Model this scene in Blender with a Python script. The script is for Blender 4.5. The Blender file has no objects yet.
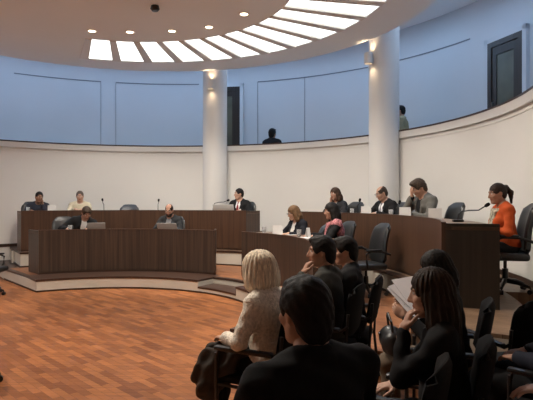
import bpy, bmesh, math, random
import numpy as np
from mathutils import Vector, Matrix
random.seed(7)
sc = bpy.context.scene
COL = sc.collection
PI = math.pi
# ------------------------------------------------------------------ camera, sky, exposure
cam_d = bpy.data.cameras.new('camera'); cam = bpy.data.objects.new('camera', cam_d); COL.objects.link(cam)
cam_d.sensor_width = 36.0; cam_d.lens = 36.0*520/533; cam_d.clip_start = 0.05; cam_d.clip_end = 200
cam.location = (0, 0, 1.6); cam.rotation_euler = (math.radians(90), 0, 0)
sc.camera = cam
W = bpy.data.worlds.new('sky'); sc.world = W; W.use_nodes = True
wb = W.node_tree.nodes['Background']
wb.inputs['Color'].default_value = (0.45, 0.67, 1.0, 1); wb.inputs['Strength'].default_value = 7.6
sc.view_settings.view_transform = 'Standard'; sc.view_settings.look = 'None'
sc.view_settings.exposure = 0.12; sc.view_settings.gamma = 1.0; sc.view_settings.use_curve_mapping = False
DOWN_W = 190.0          # each ceiling downlight
SKYLIGHT_E = 2.2       # lit diffusers of the skylight ring
WARM = (1.0, 0.90, 0.78)
# ------------------------------------------------------------------ plan measures
C = (-2.6, 6.85)            # centre of the desks
CW = (-2.35, 7.5)           # centre of the round wall
RW, RO = 5.75, 7.1          # low wall, corridor wall
Z1, Z2, ZF, ZR = 0.22, 0.525, 1.03, 1.365
R1, R2, R3, R4 = 2.56, 3.2, 4.50, 4.68
ZRAIL, ZG, ZC, ZU = 2.98, 2.05, 4.70, 5.55
F = 520.0
def ray_circle(px, r, c=C):
    u = (px-266.5)/F
    a = u*u+1; b = -2*(c[0]*u+c[1]); q = c[0]**2+c[1]**2-r*r
    d = (-b+math.sqrt(max(b*b-4*a*q, 0)))/(2*a)
    return Vector((u*d, d, 0))
def ang(px, r, c=C):
    p = ray_circle(px, r, c); return math.atan2(p.y-c[1], p.x-c[0])
# ------------------------------------------------------------------ materials
def mat(name, col, rough=0.6, spec=0.5, metal=0.0, noise=None, bump=None, emit=None, coat=0):
    m = bpy.data.materials.new(name); m.use_nodes = True
    nt = m.node_tree; b = nt.nodes['Principled BSDF']
    b.inputs['Base Color'].default_value = (*col, 1); b.inputs['Roughness'].default_value = rough
    b.inputs['Specular IOR Level'].default_value = spec; b.inputs['Metallic'].default_value = metal
    if coat: b.inputs['Coat Weight'].default_value = coat
    tc = nt.nodes.new('ShaderNodeTexCoord')
    if noise:                                  # (scale xyz, contrast, detail)
        mp = nt.nodes.new('ShaderNodeMapping'); mp.inputs['Scale'].default_value = noise[0]
        nz = nt.nodes.new('ShaderNodeTexNoise'); nz.inputs['Scale'].default_value = 1.0; nz.inputs['Detail'].default_value = 5
        rp = nt.nodes.new('ShaderNodeMapRange'); rp.inputs[1].default_value = 0.3; rp.inputs[2].default_value = 0.7
        rp.inputs[3].default_value = 1-noise[1]; rp.inputs[4].default_value = 1+noise[1]
        mx = nt.nodes.new('ShaderNodeVectorMath'); mx.operation = 'SCALE'; mx.inputs[0].default_value = col
        nt.links.new(tc.outputs['Object'], mp.inputs[0]); nt.links.new(mp.outputs[0], nz.inputs[0])
        nt.links.new(nz.outputs[0], rp.inputs[0]); nt.links.new(rp.outputs[0], mx.inputs['Scale'])
        nt.links.new(mx.outputs[0], b.inputs['Base Color'])
    if bump:                                   # (scale, strength, distance)
        nb = nt.nodes.new('ShaderNodeTexNoise'); nb.inputs['Scale'].default_value = bump[0]; nb.inputs['Detail'].default_value = 3
        bp = nt.nodes.new('ShaderNodeBump'); bp.inputs['Strength'].default_value = bump[1]; bp.inputs['Distance'].default_value = bump[2]
        nt.links.new(tc.outputs['Object'], nb.inputs[0]); nt.links.new(nb.outputs[0], bp.inputs['Height'])
        nt.links.new(bp.outputs[0], b.inputs['Normal'])
    if emit:
        b.inputs['Emission Color'].default_value = (*emit[0], 1); b.inputs['Emission Strength'].default_value = emit[1]
    return m
M = {}
M['plaster'] = mat('plaster', (0.80, 0.78, 0.745), 0.75, 0.3, noise=((0.7,)*3, 0.025))
M['plaster_up'] = mat('plaster upper', (0.62, 0.65, 0.68), 0.7, 0.3, noise=((0.7,)*3, 0.03))
M['ceiling'] = mat('ceiling paint', (0.85, 0.87, 0.885), 0.85, 0.2, noise=((0.6,)*3, 0.02))
M['white'] = mat('white paint', (0.74, 0.72, 0.69), 0.55, 0.4, noise=((0.9,)*3, 0.02))
M['cream'] = mat('cream riser paint', (0.62, 0.58, 0.50), 0.6, 0.3, noise=((2,)*3, 0.05))
M['trim'] = mat('dark trim wood', (0.055, 0.028, 0.018), 0.4, 0.5, noise=((6, 6, 6), 0.2))
M['groove'] = mat('groove grey', (0.20, 0.22, 0.25), 0.8)
M['walnut'] = mat('walnut veneer', (0.072, 0.036, 0.021), 0.42, 0.4, noise=((26, 26, 0.8), 0.30))
M['walnut_d'] = mat('dark walnut veneer', (0.056, 0.033, 0.022), 0.45, 0.4, noise=((30, 30, 0.7), 0.40))
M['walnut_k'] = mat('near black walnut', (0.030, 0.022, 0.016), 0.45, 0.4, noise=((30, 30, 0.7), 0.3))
M['worktop'] = mat('worktop wood', (0.16, 0.09, 0.055), 0.35, 0.5, noise=((3, 20, 3), 0.2))
M['leather'] = mat('black leather', (0.018, 0.019, 0.020), 0.38, 0.5, bump=(60, 0.12, 0.004))
M['leather_g'] = mat('grey blue leather', (0.045, 0.052, 0.065), 0.40, 0.5, bump=(60, 0.12, 0.004))
M['plastic'] = mat('black plastic', (0.014, 0.014, 0.015), 0.35, 0.5, noise=((9,)*3, 0.1))
M['fabric_k'] = mat('black seat fabric', (0.007, 0.007, 0.008), 0.85, 0.2, bump=(220, 0.3, 0.003))
M['chrome'] = mat('chrome', (0.5, 0.5, 0.52), 0.25, metal=1.0, noise=((9,)*3, 0.05))
M['paper'] = mat('white paper', (0.66, 0.65, 0.63), 0.7, 0.2, noise=((12,)*3, 0.03))
M['print'] = mat('grey print', (0.28, 0.28, 0.30), 0.8, noise=((30,)*3, 0.1))
M['silver'] = mat('silver plastic', (0.36, 0.35, 0.34), 0.4, 0.5, noise=((9,)*3, 0.04))
M['lightgrey'] = mat('light grey plastic', (0.55, 0.54, 0.52), 0.4, 0.4, noise=((9,)*3, 0.03))
M['sheet'] = mat('bright paper', (0.84, 0.82, 0.84), 0.7, 0.2, noise=((12,)*3, 0.02))
M['screen'] = mat('dark screen', (0.01, 0.01, 0.012), 0.15, 0.5, noise=((9,)*3, 0.05))
M['lampwhite'] = mat('lamp enamel', (0.75, 0.72, 0.68), 0.4, 0.4, noise=((9,)*3, 0.02))
M['bulb'] = mat('warm bulb', (1, 0.9, 0.8), 0.4, emit=((1.0, 0.78, 0.52), 9.0))
M['skypane'] = mat('skylight diffuser', (0.8, 0.8, 0.8), 0.4, emit=((0.97, 1.0, 0.95), SKYLIGHT_E))
M['doorwood'] = mat('dark door wood', (0.030, 0.022, 0.018), 0.35, 0.5, noise=((20, 20, 1), 0.3))
M['doorglass'] = mat('door glass dim room tint', (0.10, 0.105, 0.075), 0.3, 0.6, noise=((1.2,)*3, 0.5))  # olive colour paints in the dim greenish light of the room behind
M['handle'] = mat('steel handle', (0.45, 0.45, 0.45), 0.3, metal=1.0, noise=((9,)*3, 0.05))
def glass():
    m = bpy.data.materials.new('clear glass'); m.use_nodes = True; b = m.node_tree.nodes['Principled BSDF']
    b.inputs['Base Color'].default_value = (0.95, 0.97, 0.97, 1); b.inputs['Roughness'].default_value = 0.05
    b.inputs['Transmission Weight'].default_value = 0.75; b.inputs['IOR'].default_value = 1.3
    return m
M['glass'] = glass()
def parquet(name, c1, c2, rot):
    m = bpy.data.materials.new(name); m.use_nodes = True; nt = m.node_tree; b = nt.nodes['Principled BSDF']
    tc = nt.nodes.new('ShaderNodeTexCoord'); mp = nt.nodes.new('ShaderNodeMapping'); mp.inputs['Rotation'].default_value = (0, 0, rot)
    br = nt.nodes.new('ShaderNodeTexBrick'); br.offset = 0.37; br.offset_frequency = 2
    br.inputs['Scale'].default_value = 1.0; br.inputs['Brick Width'].default_value = 0.34; br.inputs['Row Height'].default_value = 0.07
    br.inputs['Mortar Size'].default_value = 0.0012; br.inputs['Mortar Smooth'].default_value = 0.3; br.inputs['Bias'].default_value = 0.0
    br.inputs['Color1'].default_value = (*c1, 1); br.inputs['Color2'].default_value = (*c2, 1)
    br.inputs['Mortar'].default_value = (c2[0]*0.45, c2[1]*0.4, c2[2]*0.4, 1)
    m2 = nt.nodes.new('ShaderNodeMapping'); m2.inputs['Rotation'].default_value = (0, 0, rot); m2.inputs['Scale'].default_value = (2.2, 34, 1)
    nz = nt.nodes.new('ShaderNodeTexNoise'); nz.inputs['Scale'].default_value = 1; nz.inputs['Detail'].default_value = 4
    n3 = nt.nodes.new('ShaderNodeTexNoise'); n3.inputs['Scale'].default_value = 1.1; n3.inputs['Detail'].default_value = 2
    rp = nt.nodes.new('ShaderNodeMapRange'); rp.inputs[1].default_value = 0.3; rp.inputs[2].default_value = 0.7; rp.inputs[3].default_value = 0.78; rp.inputs[4].default_value = 1.2
    r3 = nt.nodes.new('ShaderNodeMapRange'); r3.inputs[1].default_value = 0.3; r3.inputs[2].default_value = 0.7; r3.inputs[3].default_value = 0.82; r3.inputs[4].default_value = 1.15
    mu = nt.nodes.new('ShaderNodeMath'); mu.operation = 'MULTIPLY'
    mx = nt.nodes.new('ShaderNodeVectorMath'); mx.operation = 'SCALE'
    L = nt.links.new
    L(tc.outputs['Object'], mp.inputs[0]); L(mp.outputs[0], br.inputs[0]); L(tc.outputs['Object'], m2.inputs[0]); L(m2.outputs[0], nz.inputs[0])
    L(tc.outputs['Object'], n3.inputs[0]); L(nz.outputs[0], rp.inputs[0]); L(n3.outputs[0], r3.inputs[0]); L(rp.outputs[0], mu.inputs[0]); L(r3.outputs[0], mu.inputs[1])
    L(br.outputs[0], mx.inputs[0]); L(mu.outputs[0], mx.inputs['Scale']); L(mx.outputs[0], b.inputs['Base Color'])
    b.inputs['Roughness'].default_value = 0.42; b.inputs['Specular IOR Level'].default_value = 0.22
    return m
M['parquet'] = parquet('parquet floor', (0.38, 0.142, 0.046), (0.20, 0.068, 0.022), 0.80)
M['daistan'] = parquet('upper dais boards', (0.25, 0.165, 0.105), (0.19, 0.12, 0.075), 0.9)
M['daiswood'] = parquet('dais parquet', (0.34, 0.15, 0.07), (0.25, 0.10, 0.045), 0.9)
# ------------------------------------------------------------------ mesh helpers
def finish(o, smooth=True, angle=35):
    if smooth:
        for p in o.data.polygons: p.use_smooth = True
        try: o.data.set_sharp_from_angle(angle=math.radians(angle))
        except Exception: pass
    return o
def obj(name, bm, m, parent=None, smooth=True):
    bmesh.ops.recalc_face_normals(bm, faces=bm.faces)
    me = bpy.data.meshes.new(name); bm.to_mesh(me); bm.free()
    o = bpy.data.objects.new(name, me); COL.objects.link(o)
    for mm in (m if isinstance(m, (list, tuple)) else [m]): me.materials.append(mm)
    if parent: o.parent = parent
    return finish(o, smooth)
def tag(o, label, cat, group=None):
    o['label'] = label; o['category'] = cat
    if group: o['group'] = group
    return o
def struct(name, bm, m, parent=None, smooth=True):
    o = obj(name, bm, m, parent, smooth)
    if not parent: o['kind'] = 'structure'
    return o
def thing(name, label, cat, loc=(0, 0, 0), rz=0, group=None):
    o = bpy.data.objects.new(name, None); COL.objects.link(o); o.empty_display_size = 0.1
    o.location = loc; o.rotation_euler = (0, 0, rz); return tag(o, label, cat, group)
def dup(root, loc, rz, label=None, group=None):
    r = root.copy(); COL.objects.link(r); r.location = loc; r.rotation_euler = (0, 0, rz)
    if label: r['label'] = label
    if group: r['group'] = group
    for ch in list(root.children):
        c = ch.copy(); COL.objects.link(c); c.parent = r
        for g in list(ch.children):
            d = g.copy(); COL.objects.link(d); d.parent = c
    return r
def face_dir(p, q): return math.atan2(-(q[0]-p[0]), q[1]-p[1])
def B(): return bmesh.new()
def box(bm, c, s, R=None, bev=0.0, seg=2):
    r = bmesh.ops.create_cube(bm, size=1.0); vs = r['verts']
    bmesh.ops.scale(bm, vec=s, verts=vs)
    if bev:
        es = list({e for v in vs for e in v.link_edges})
        rr = bmesh.ops.bevel(bm, geom=es, offset=bev, segments=seg, affect='EDGES', profile=0.5)
        vs = list({v for f in rr['faces'] for v in f.verts} | {v for v in vs if v.is_valid})
    if R is not None: bmesh.ops.rotate(bm, matrix=R, verts=vs)
    bmesh.ops.translate(bm, vec=c, verts=vs); return vs
def cyl(bm, a, b, r0, r1=None, n=20):
    a = Vector(a); b = Vector(b); d = b-a; r1 = r0 if r1 is None else r1
    m = Matrix.Translation((a+b)/2) @ d.to_track_quat('Z', 'Y').to_matrix().to_4x4()
    return bmesh.ops.create_cone(bm, cap_ends=True, segments=n, radius1=r0, radius2=r1, depth=d.length, matrix=m)['verts']
def sphere(bm, c, r, n=16, sc_=(1, 1, 1)):
    return bmesh.ops.create_uvsphere(bm, u_segments=n, v_segments=max(6, n//2), radius=r, matrix=Matrix.Translation(c) @ Matrix.Diagonal((*sc_, 1)))['verts']
def tube(bm, pts, r, n=10, closed=False):
    pts = [Vector(p) for p in pts]; k = len(pts); rings = []
    up = Vector((0, 0, 1))
    for i, p in enumerate(pts):
        a = pts[i-1] if (i > 0 or closed) else p; b = pts[(i+1) % k] if (i < k-1 or closed) else p
        t = (b-a).normalized(); s = t.cross(up)
        if s.length < 1e-3: s = t.cross(Vector((1, 0, 0)))
        s.normalize(); w = s.cross(t); rr = r[i] if isinstance(r, (list, tuple)) else r
        rings.append([bm.verts.new(p+(s*math.cos(2*PI*j/n)+w*math.sin(2*PI*j/n))*rr) for j in range(n)])
    for i in range(k if closed else k-1):
        A, Bq = rings[i], rings[(i+1) % k]
        for j in range(n): bm.faces.new((A[j], A[(j+1) % n], Bq[(j+1) % n], Bq[j]))
    if not closed: bm.faces.new(rings[0]); bm.faces.new(rings[-1])
def lathe(bm, prof, c=(0, 0, 0), n=24):
    rings = []
    for r, z in prof:
        rings.append([bm.verts.new((c[0]+r*math.cos(2*PI*j/n), c[1]+r*math.sin(2*PI*j/n), c[2]+z)) for j in range(n)] if r > 1e-6 else [bm.verts.new((c[0], c[1], c[2]+z))])
    for A, D in zip(rings, rings[1:]):
        for j in range(n):
            k = (j+1) % n
            if len(A) == 1 and len(D) == 1: continue
            if len(A) == 1: bm.faces.new((A[0], D[k], D[j]))
            elif len(D) == 1: bm.faces.new((A[j], A[k], D[0]))
            else: bm.faces.new((A[j], A[k], D[k], D[j]))
def arc(bm, c, r0, r1, a0, a1, z0, z1, step=2.0, k0=0.0, k1=0.0, c1=None):
    """solid ring sector"""
    n = max(2, int(abs(math.degrees(a1-a0))/step)+1)
    full = abs(abs(a1-a0)-2*PI) < 1e-6
    S = []
    for i in range(n if full else n+1):
        t = a0+(a1-a0)*i/n; t1 = t+k0+(k1-k0)*i/n; x, y, x1, y1 = math.cos(t), math.sin(t), math.cos(t1), math.sin(t1); d = c1 or c
        p, q = (c[0]+r0*x, c[1]+r0*y), (d[0]+r1*x1, d[1]+r1*y1)
        S.append([bm.verts.new(v) for v in ((*p, z0), (*q, z0), (*q, z1), (*p, z1))])
    m = len(S)
    for i in range(m if full else m-1):
        P, Q = S[i], S[(i+1) % m]
        for j in range(4): bm.faces.new((P[j], P[(j+1) % 4], Q[(j+1) % 4], Q[j]))
    if not full: bm.faces.new(S[0]); bm.faces.new(list(reversed(S[-1])))
    return bm
def bent_slab(bm, w, h, t, bend=0.0, nx=10, nz=8, taper=0.0, roundz=0.0, belly=None):
    """upright cushion in XZ, thickness along Y (front = +Y), softly rounded rim; bend curls the sides forward; belly(z01)->y"""
    G = {}
    for s in (0, 1):
        for i in range(nx+1):
            for k in range(nz+1):
                u = -1+2*i/nx; v = k/nz; vv = -1+2*v
                ww = w/2*(1-taper*v)
                # superellipse outline
                e = 1-roundz*(abs(u)**4)*(abs(vv)**4)*0.5
                edge = max(abs(u), abs(vv)); th = t/2*math.sqrt(max(0.0, 1-edge**6))+0.004
                y = bend*u*u+(belly(v) if belly else 0)
                G[s, i, k] = bm.verts.new((u*ww*e, y+(th if s else -th), v*h*1.0 + (vv*(e-1))*h/2))
    for s in (0, 1):
        for i in range(nx):
            for k in range(nz):
                f = (G[s, i, k], G[s, i+1, k], G[s, i+1, k+1], G[s, i, k+1])
                bm.faces.new(f if s == 0 else tuple(reversed(f)))
    rim = [(i, 0) for i in range(nx)]+[(nx, k) for k in range(nz)]+[(i, nz) for i in range(nx, 0, -1)]+[(0, k) for k in range(nz, 0, -1)]
    for q, (i, k) in enumerate(rim):
        i2, k2 = rim[(q+1) % len(rim)]
        bm.faces.new((G[0, i, k], G[1, i, k], G[1, i2, k2], G[0, i2, k2]))
# ------------------------------------------------------------------ the room
A0, A1 = math.radians(-16), math.radians(196)          # the round wall's two ends
def polar(c, r, a): return (c[0]+r*math.cos(a), c[1]+r*math.sin(a))
xr = polar(CW, RW, A0)[0]; xl = polar(CW, RW, A1)[0]
bm = B(); box(bm, ((xl+xr)/2, 5.2, -0.05), (xr-xl+6, 18.4, 0.1)); struct('floor', bm, M['parquet'], smooth=False)
bm = B(); arc(bm, CW, RW, RW+0.12, A0, A1, 0, ZRAIL-0.03); struct('wall_back', bm, M['plaster'])
bm = B(); arc(bm, CW, RO, RO+0.12, A0, A1, ZG-0.1, ZU+0.25); struct('wall_corridor', bm, M['plaster_up'])
bm = B(); arc(bm, CW, RW+0.12, RO, A0, A1, ZG-0.12, ZG); struct('floor_corridor', bm, M['ceiling'])
for nm, x, sgn in (('wall_right', xr+0.06, 1), ('wall_left', xl-0.06, -1)):
    yy = polar(CW, RW, A0)[1]
    bm = B(); box(bm, (x, (yy-3.2)/2, ZU/2), (0.12, yy+3.2, ZU)); struct(nm, bm, M['plaster'], smooth=False)
for nm, a in (('wall_corridor_right', A0), ('wall_corridor_left', A1)):
    p, q = polar(CW, RW, a), polar(CW, RO+0.12, a); mid = ((p[0]+q[0])/2, (p[1]+q[1])/2-0.06)
    bm = B(); box(bm, (*mid, (ZG+ZU)/2), (RO+0.12-RW, 0.12, ZU-ZG+0.5), Matrix.Rotation(a, 3, 'Z')); struct(nm, bm, M['plaster_up'], smooth=False)
bm = B(); box(bm, ((xl+xr)/2, -3.2, ZU/2), (xr-xl+0.3, 0.12, ZU)); struct('wall_front', bm, M['plaster'], smooth=False)
# upper ceiling with an unseen slot added so blue sky lights the corridor wall
bm = B(); arc(bm, CW, 0.001, RW+0.15, A0, A1, ZU, ZU+0.1); struct('ceiling', bm, M['ceiling'], smooth=False)
bm = B(); arc(bm, CW, 6.25, RO+0.12, A0, A1, ZU, ZU+0.1); struct('ceiling_corridor', bm, M['ceiling'], smooth=False)
bm = B(); box(bm, ((xl+xr)/2, (yy+0.6-3.3)/2, ZU+0.055), (xr-xl+0.4, yy+0.6+3.3, 0.1)); struct('ceiling_front', bm, M['ceiling'], smooth=False)
for k in range(9):                                       # sky portals in the slot (help the sampler find the real sky)
    a = A0+(A1-A0)*(k+0.5)/9
    ld = bpy.data.lights.new('slot portal', 'AREA'); ld.shape = 'RECTANGLE'; ld.size = 0.36; ld.size_y = 6.3*(A1-A0)/9*1.02; ld.cycles.is_portal = True
    lo = bpy.data.objects.new('slot portal', ld); COL.objects.link(lo); lo.location = (*polar(CW, 6.075, a), ZU+0.02); lo.rotation_euler = (0, 0, a)
# coping, rail and moulding of the parapet
bm = B(); arc(bm, CW, RW-0.05, RW+0.15, A0, A1, ZRAIL-0.16, ZRAIL-0.03); struct('trim_1', bm, M['white'])
bm = B(); arc(bm, CW, RW-0.055, RW+0.16, A0, A1, ZRAIL-0.03, ZRAIL); struct('trim_2', bm, M['trim'])
bm = B(); arc(bm, CW, RW-0.012, RW+0.01, A0, A1, ZRAIL-0.235, ZRAIL-0.205); struct('trim_3', bm, M['plaster'])
bm = B(); arc(bm, CW, RW-0.02, RW+0.01, A0, math.radians(160), Z2, Z2+0.07); struct('baseboard_back', bm, M['trim'])
# round lowered ceiling with a ring of skylight panes
SI, SO, RR = 2.80, 4.27, 4.94
CC = (-2.36, 7.42)
bm = B(); arc(bm, CC, 0.001, SI, 0, 2*PI, ZC, ZC+0.12, 3); struct('ceiling_disc', bm, M['ceiling'], smooth=False)
CR = (-2.28, 7.60)
bm = B(); arc(bm, CC, SO, RR, 0, 2*PI, ZC, ZC+0.12, 2, c1=CR); struct('ceiling_rim', bm, M['ceiling'])
bm = B(); arc(bm, CC, SI-0.03, SI, 0, 2*PI, ZC+0.12, ZC+0.4, 3); arc(bm, CC, SO, SO+0.03, 0, 2*PI, ZC+0.12, ZC+0.4, 3); struct('trim_4', bm, M['white'])
bm = B(); arc(bm, CR, RR-0.1, RR, 0, 2*PI, ZC+0.1, ZU, 2); struct('trim_5', bm, M['ceiling'])
a_hi, a_lo, NP = math.radians(112.4), math.radians(-8), 13
st = (a_hi-a_lo)/NP
for k in range(NP):
    a = a_lo+k*st; g = 0.022
    bm = B(); arc(bm, CC, SI, SO, a+g, a+st-g, ZC+0.02, ZC+0.04, 3); w = struct('window_%d' % (k+1), bm, M['skypane'], smooth=False)
    bm = B(); arc(bm, CC, SI-0.01, SO+0.01, a-g, a+g, ZC-0.015, ZC+0.10, 3); struct('window_frame', bm, M['white'], w, smooth=False)
bm = B(); arc(bm, CC, SI-0.01, SO+0.01, a_hi-g, a_hi+g, ZC-0.015, ZC+0.10, 3); struct('window_frame', bm, M['white'], w, smooth=False)
bm = B(); arc(bm, CC, SI-0.01, SO+0.01, a_hi+g, a_lo+2*PI-g, ZC, ZC+0.12, 3); struct('ceiling_ring', bm, M['ceiling'], smooth=False)
# wall panel joints upstairs
def groove(a0, a1, z0, z1, n): 
    bm = B(); arc(bm, CW, RO-0.012, RO+0.01, a0, a1, z0, z1); struct('trim_%d' % n, bm, M['groove'])
ti = 6
for x0, x1 in ((14, 101), (116, 199), (258, 368), (398, 470)):
    groove(ang(x1, RO, CW), ang(x0, RO, CW), 4.83, 4.855, ti); ti += 1
for x in (101, 116, 258, 305):
    a = ang(x, RO, CW); groove(a, a+0.0015, ZG, 4.84, ti); ti += 1
# columns
for n, px in ((1, 215), (2, 384)):
    p = ray_circle(px, RW-0.2, CW)
    bm = B(); lathe(bm, [(0, 0), (0.30, 0), (0.30, ZU), (0, ZU)], (p.x, p.y, 0), 48); struct('column_%d' % n, bm, M['white'])
# corridor doors
def door(n, px0, px1, ztop, glasscol):
    a = (ang(px0, RO, CW)+ang(px1, RO, CW))/2; p = polar(CW, RO-0.02, a); q0, q1 = ray_circle(px0, RO, CW), ray_circle(px1, RO, CW)
    w = (q0-q1).length; h = ztop-ZG
    r = bpy.data.objects.new('door_%d' % n, None); COL.objects.link(r); r.location = (*p, ZG); r.rotation_euler = (0, 0, a+PI/2); r['kind'] = 'structure'
    bm = B(); t = 0.09; dy = 0.06
    for sx in (-1, 1): box(bm, (sx*(w/2+t/2), 0.02, (h+t)/2), (t, 0.12, h+t))
    box(bm, (0, 0.02, h+t/2), (w+2*t, 0.12, t)); obj('door_casing', bm, M['plaster_up'], r, False)
    bm = B(); f = 0.10
    for sx in (-1, 1): box(bm, (sx*(w/2-f/2), 0.03, h/2), (f, 0.10, h))
    box(bm, (0, 0.03, h-f/2), (w-2*f, 0.10, f)); obj('door_frame', bm, M['doorwood'], r, False)
    bm = B(); f2 = 0.12; wi = w-2*f
    for sx in (-1, 1): box(bm, (sx*(wi/2-f2/2), 0.035, (h-f)/2), (f2, 0.05, h-f))
    for zz in (0.1, h-f-0.08): box(bm, (0, 0.035, zz), (wi-2*f2, 0.05, 0.16))
    leaf = obj('door_leaf', bm, M['doorwood'], r, False)
    bm = B(); box(bm, (0, 0.035, (h-f)/2), (wi-2*f2, 0.02, h-f-0.3)); obj('door_pane', bm, glasscol, leaf, False)
    bm = B(); tube(bm, [(wi/2-0.06, 0.07, 1.0), (wi/2-0.06, 0.11, 1.02), (wi/2-0.06, 0.11, 1.38), (wi/2-0.06, 0.07, 1.4)], 0.012); obj('door_handle', bm, M['handle'], leaf)
door(1, 491, 526, 4.58, M['doorglass'])
door(2, 215.5, 240.5, 4.73, M['doorglass'])
# ------------------------------------------------------------------ the two-step dais
aL = math.radians(122.7)
aE = math.radians(-31)
def platform(n, r_in, r_out, z0, z1, a_end, a_start, notch=None, nw=0.10, kE=0.0):
    segs = [(a_start, a_end)] if not notch else [(a_start, notch[0]), (notch[1], a_end)]
    K = lambda s: kE if s[1] == a_end else 0.0
    K2 = lambda r: kE*(r-r_in)/(r_out-r_in)              # the left end is not quite radial
    bm = B()
    for s in segs: arc(bm, C, r_in, r_out, s[0], s[1], z0, z1-0.035, 2.0, 0, K(s))
    if notch: arc(bm, C, notch[2], r_out, notch[0], notch[1], z0, z1-0.035); arc(bm, C, r_in, notch[2], notch[0], notch[1], z0, z0+0.075)
    struct('dais_riser_%d' % n, bm, M['cream'])
    bm = B()
    nws = [nw if s[1] == a_end else 0.12 for s in segs]
    for s, b in zip(segs, nws): arc(bm, C, r_in-0.012, r_in+b, s[0], s[1]+0.004*(s[1] == a_end), z1-0.035, z1, 2.0, 0, K2(r_in+b) if K(s) else 0)
    if notch:
        arc(bm, C, notch[2]-0.012, notch[2]+0.08, notch[0], notch[1], z1-0.035, z1)
        arc(bm, C, r_in-0.012, notch[2], notch[0], notch[1], z0+0.075, z0+0.105)
    k = K2(r_in+nw); arc(bm, C, r_in+nw, r_out, a_end-0.02+k, a_end+0.004+k, z1-0.035, z1, 2.0, kE-k, kE-k)
    struct('dais_nosing_%d' % n, bm, M['trim'])
    bm = B()
    arc(bm, C, r_in-0.015, r_in, a_start, a_end, z0, z0+0.028); arc(bm, C, r_in, r_out, a_end, a_end+0.004, z0, z0+0.028, 2.0, kE, kE)
    struct('baseboard_dais_%d' % n, bm, M['trim'])
    bm = B()
    for s, b in zip(segs, nws):
        k = K2(r_in+b) if K(s) else 0
        arc(bm, C, r_in+b, r_out, s[0], min(s[1], a_end-0.02)+k, z1-0.034, z1-0.0, 2.0, -k, K(s)-k)
    if notch: arc(bm, C, notch[2]+0.08, r_out, notch[0], notch[1], z1-0.034, z1)
    struct('dais_floor_%d' % n, bm, M['daiswood' if n == 1 else 'daistan'], smooth=False)
platform(1, R1, R3, 0, Z1, aL, math.radians(-30), (ang(236, R1), ang(198, R1), 2.98), 0.66, 0.065)
platform(2, R3, 5.44, Z1, Z2, aL, aE)
bm = B(); arc(bm, C, R3, 5.44, aE, aL, 0, Z1-0.001); struct('dais_base', bm, M['cream'])
bm = B(); arc(bm, C, 5.44, 6.15, math.radians(60), aL+0.01, 0, Z2-0.035, 2.0, 0, -0.01); struct('dais_wing_riser', bm, M['cream'])
bm = B(); arc(bm, C, 5.44, 6.15, math.radians(60), aL+0.012, Z2-0.035, Z2, 2.0, 0, -0.01); struct('dais_wing_floor', bm, M['trim'])
bm = B(); arc(bm, C, R3, 6.15, aL-0.02, aL+0.065, 0, Z1-0.036); struct('dais_wing_step', bm, M['cream'])
bm = B(); arc(bm, C, R3, 6.15, aL-0.02, aL+0.069, Z1-0.035, Z1); struct('dais_wing_tread', bm, M['trim'])
# fill behind the upper platform up to the wall (the room is not quite concentric with the desks)
bm = B(); arc(bm, CW, 4.78, RW, math.radians(-15), math.radians(127), Z1, Z2-0.004)
struct('dais_floor_back', bm, M['daistan'], smooth=False)
# ------------------------------------------------------------------ desks
def desk(label, a0, a1, r, z0, ztop, depth, wood, lip=0.03, k0=0.0, k1=0.0, group='curved council desks'):
    t = thing('council_desk', label, 'desk', (*polar(C, r, (a0+a1)/2), z0), 0, group)
    o = t.location
    def part(nm, bm, m, sm=True):
        ob = obj(nm, bm, m, t, sm); ob.location = -o; return ob
    bm = B(); arc(bm, C, r, r+0.04, a0, a1, z0+0.04, ztop, 1.0); part('front_panel', bm, wood)
    bm = B(); arc(bm, C, r+0.015, r+0.05, a0, a1, z0, z0+0.04, 1.0); part('plinth', bm, M['trim'])
    bm = B(); arc(bm, C, r+0.04, r+depth, a0, a1, ztop-lip-0.035, ztop-lip, 1.0, k0, k1); part('worktop', bm, M['worktop'])
    for a, s, kk in ((a0, 1, k0), (a1, -1, k1)):
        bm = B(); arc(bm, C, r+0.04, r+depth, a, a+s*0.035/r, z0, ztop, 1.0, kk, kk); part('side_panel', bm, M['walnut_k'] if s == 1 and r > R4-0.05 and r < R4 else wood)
    bm = B(); arc(bm, C, r-0.004, r+0.045, a0-0.001, a1+0.001, ztop, ztop+0.012, 1.0); part('edge_strip', bm, M['walnut'])
    return t
desk('dark walnut curved desk at the front left, on the lower step', ang(214.5, R2), ang(38.5, R2), R2, Z1, ZF, 0.56, M['walnut_d'], 0.03, 0.095, 0.03)
desk('walnut curved desk at the front right, right of the small steps', math.radians(-5), ang(241.5, R2), R2, Z1, ZF, 0.56, M['walnut_d'], 0.012)
desk('long walnut curved desk at the back left, on the upper step', ang(246, R4), ang(21, R4), R4, Z2, ZR, 0.62, M['walnut'])
desk('long walnut curved desk at the back right, nearest end dark and plain', math.radians(-20), ang(291, R4), R4-0.03, Z2, ZR, 0.54, M['walnut'])
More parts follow.
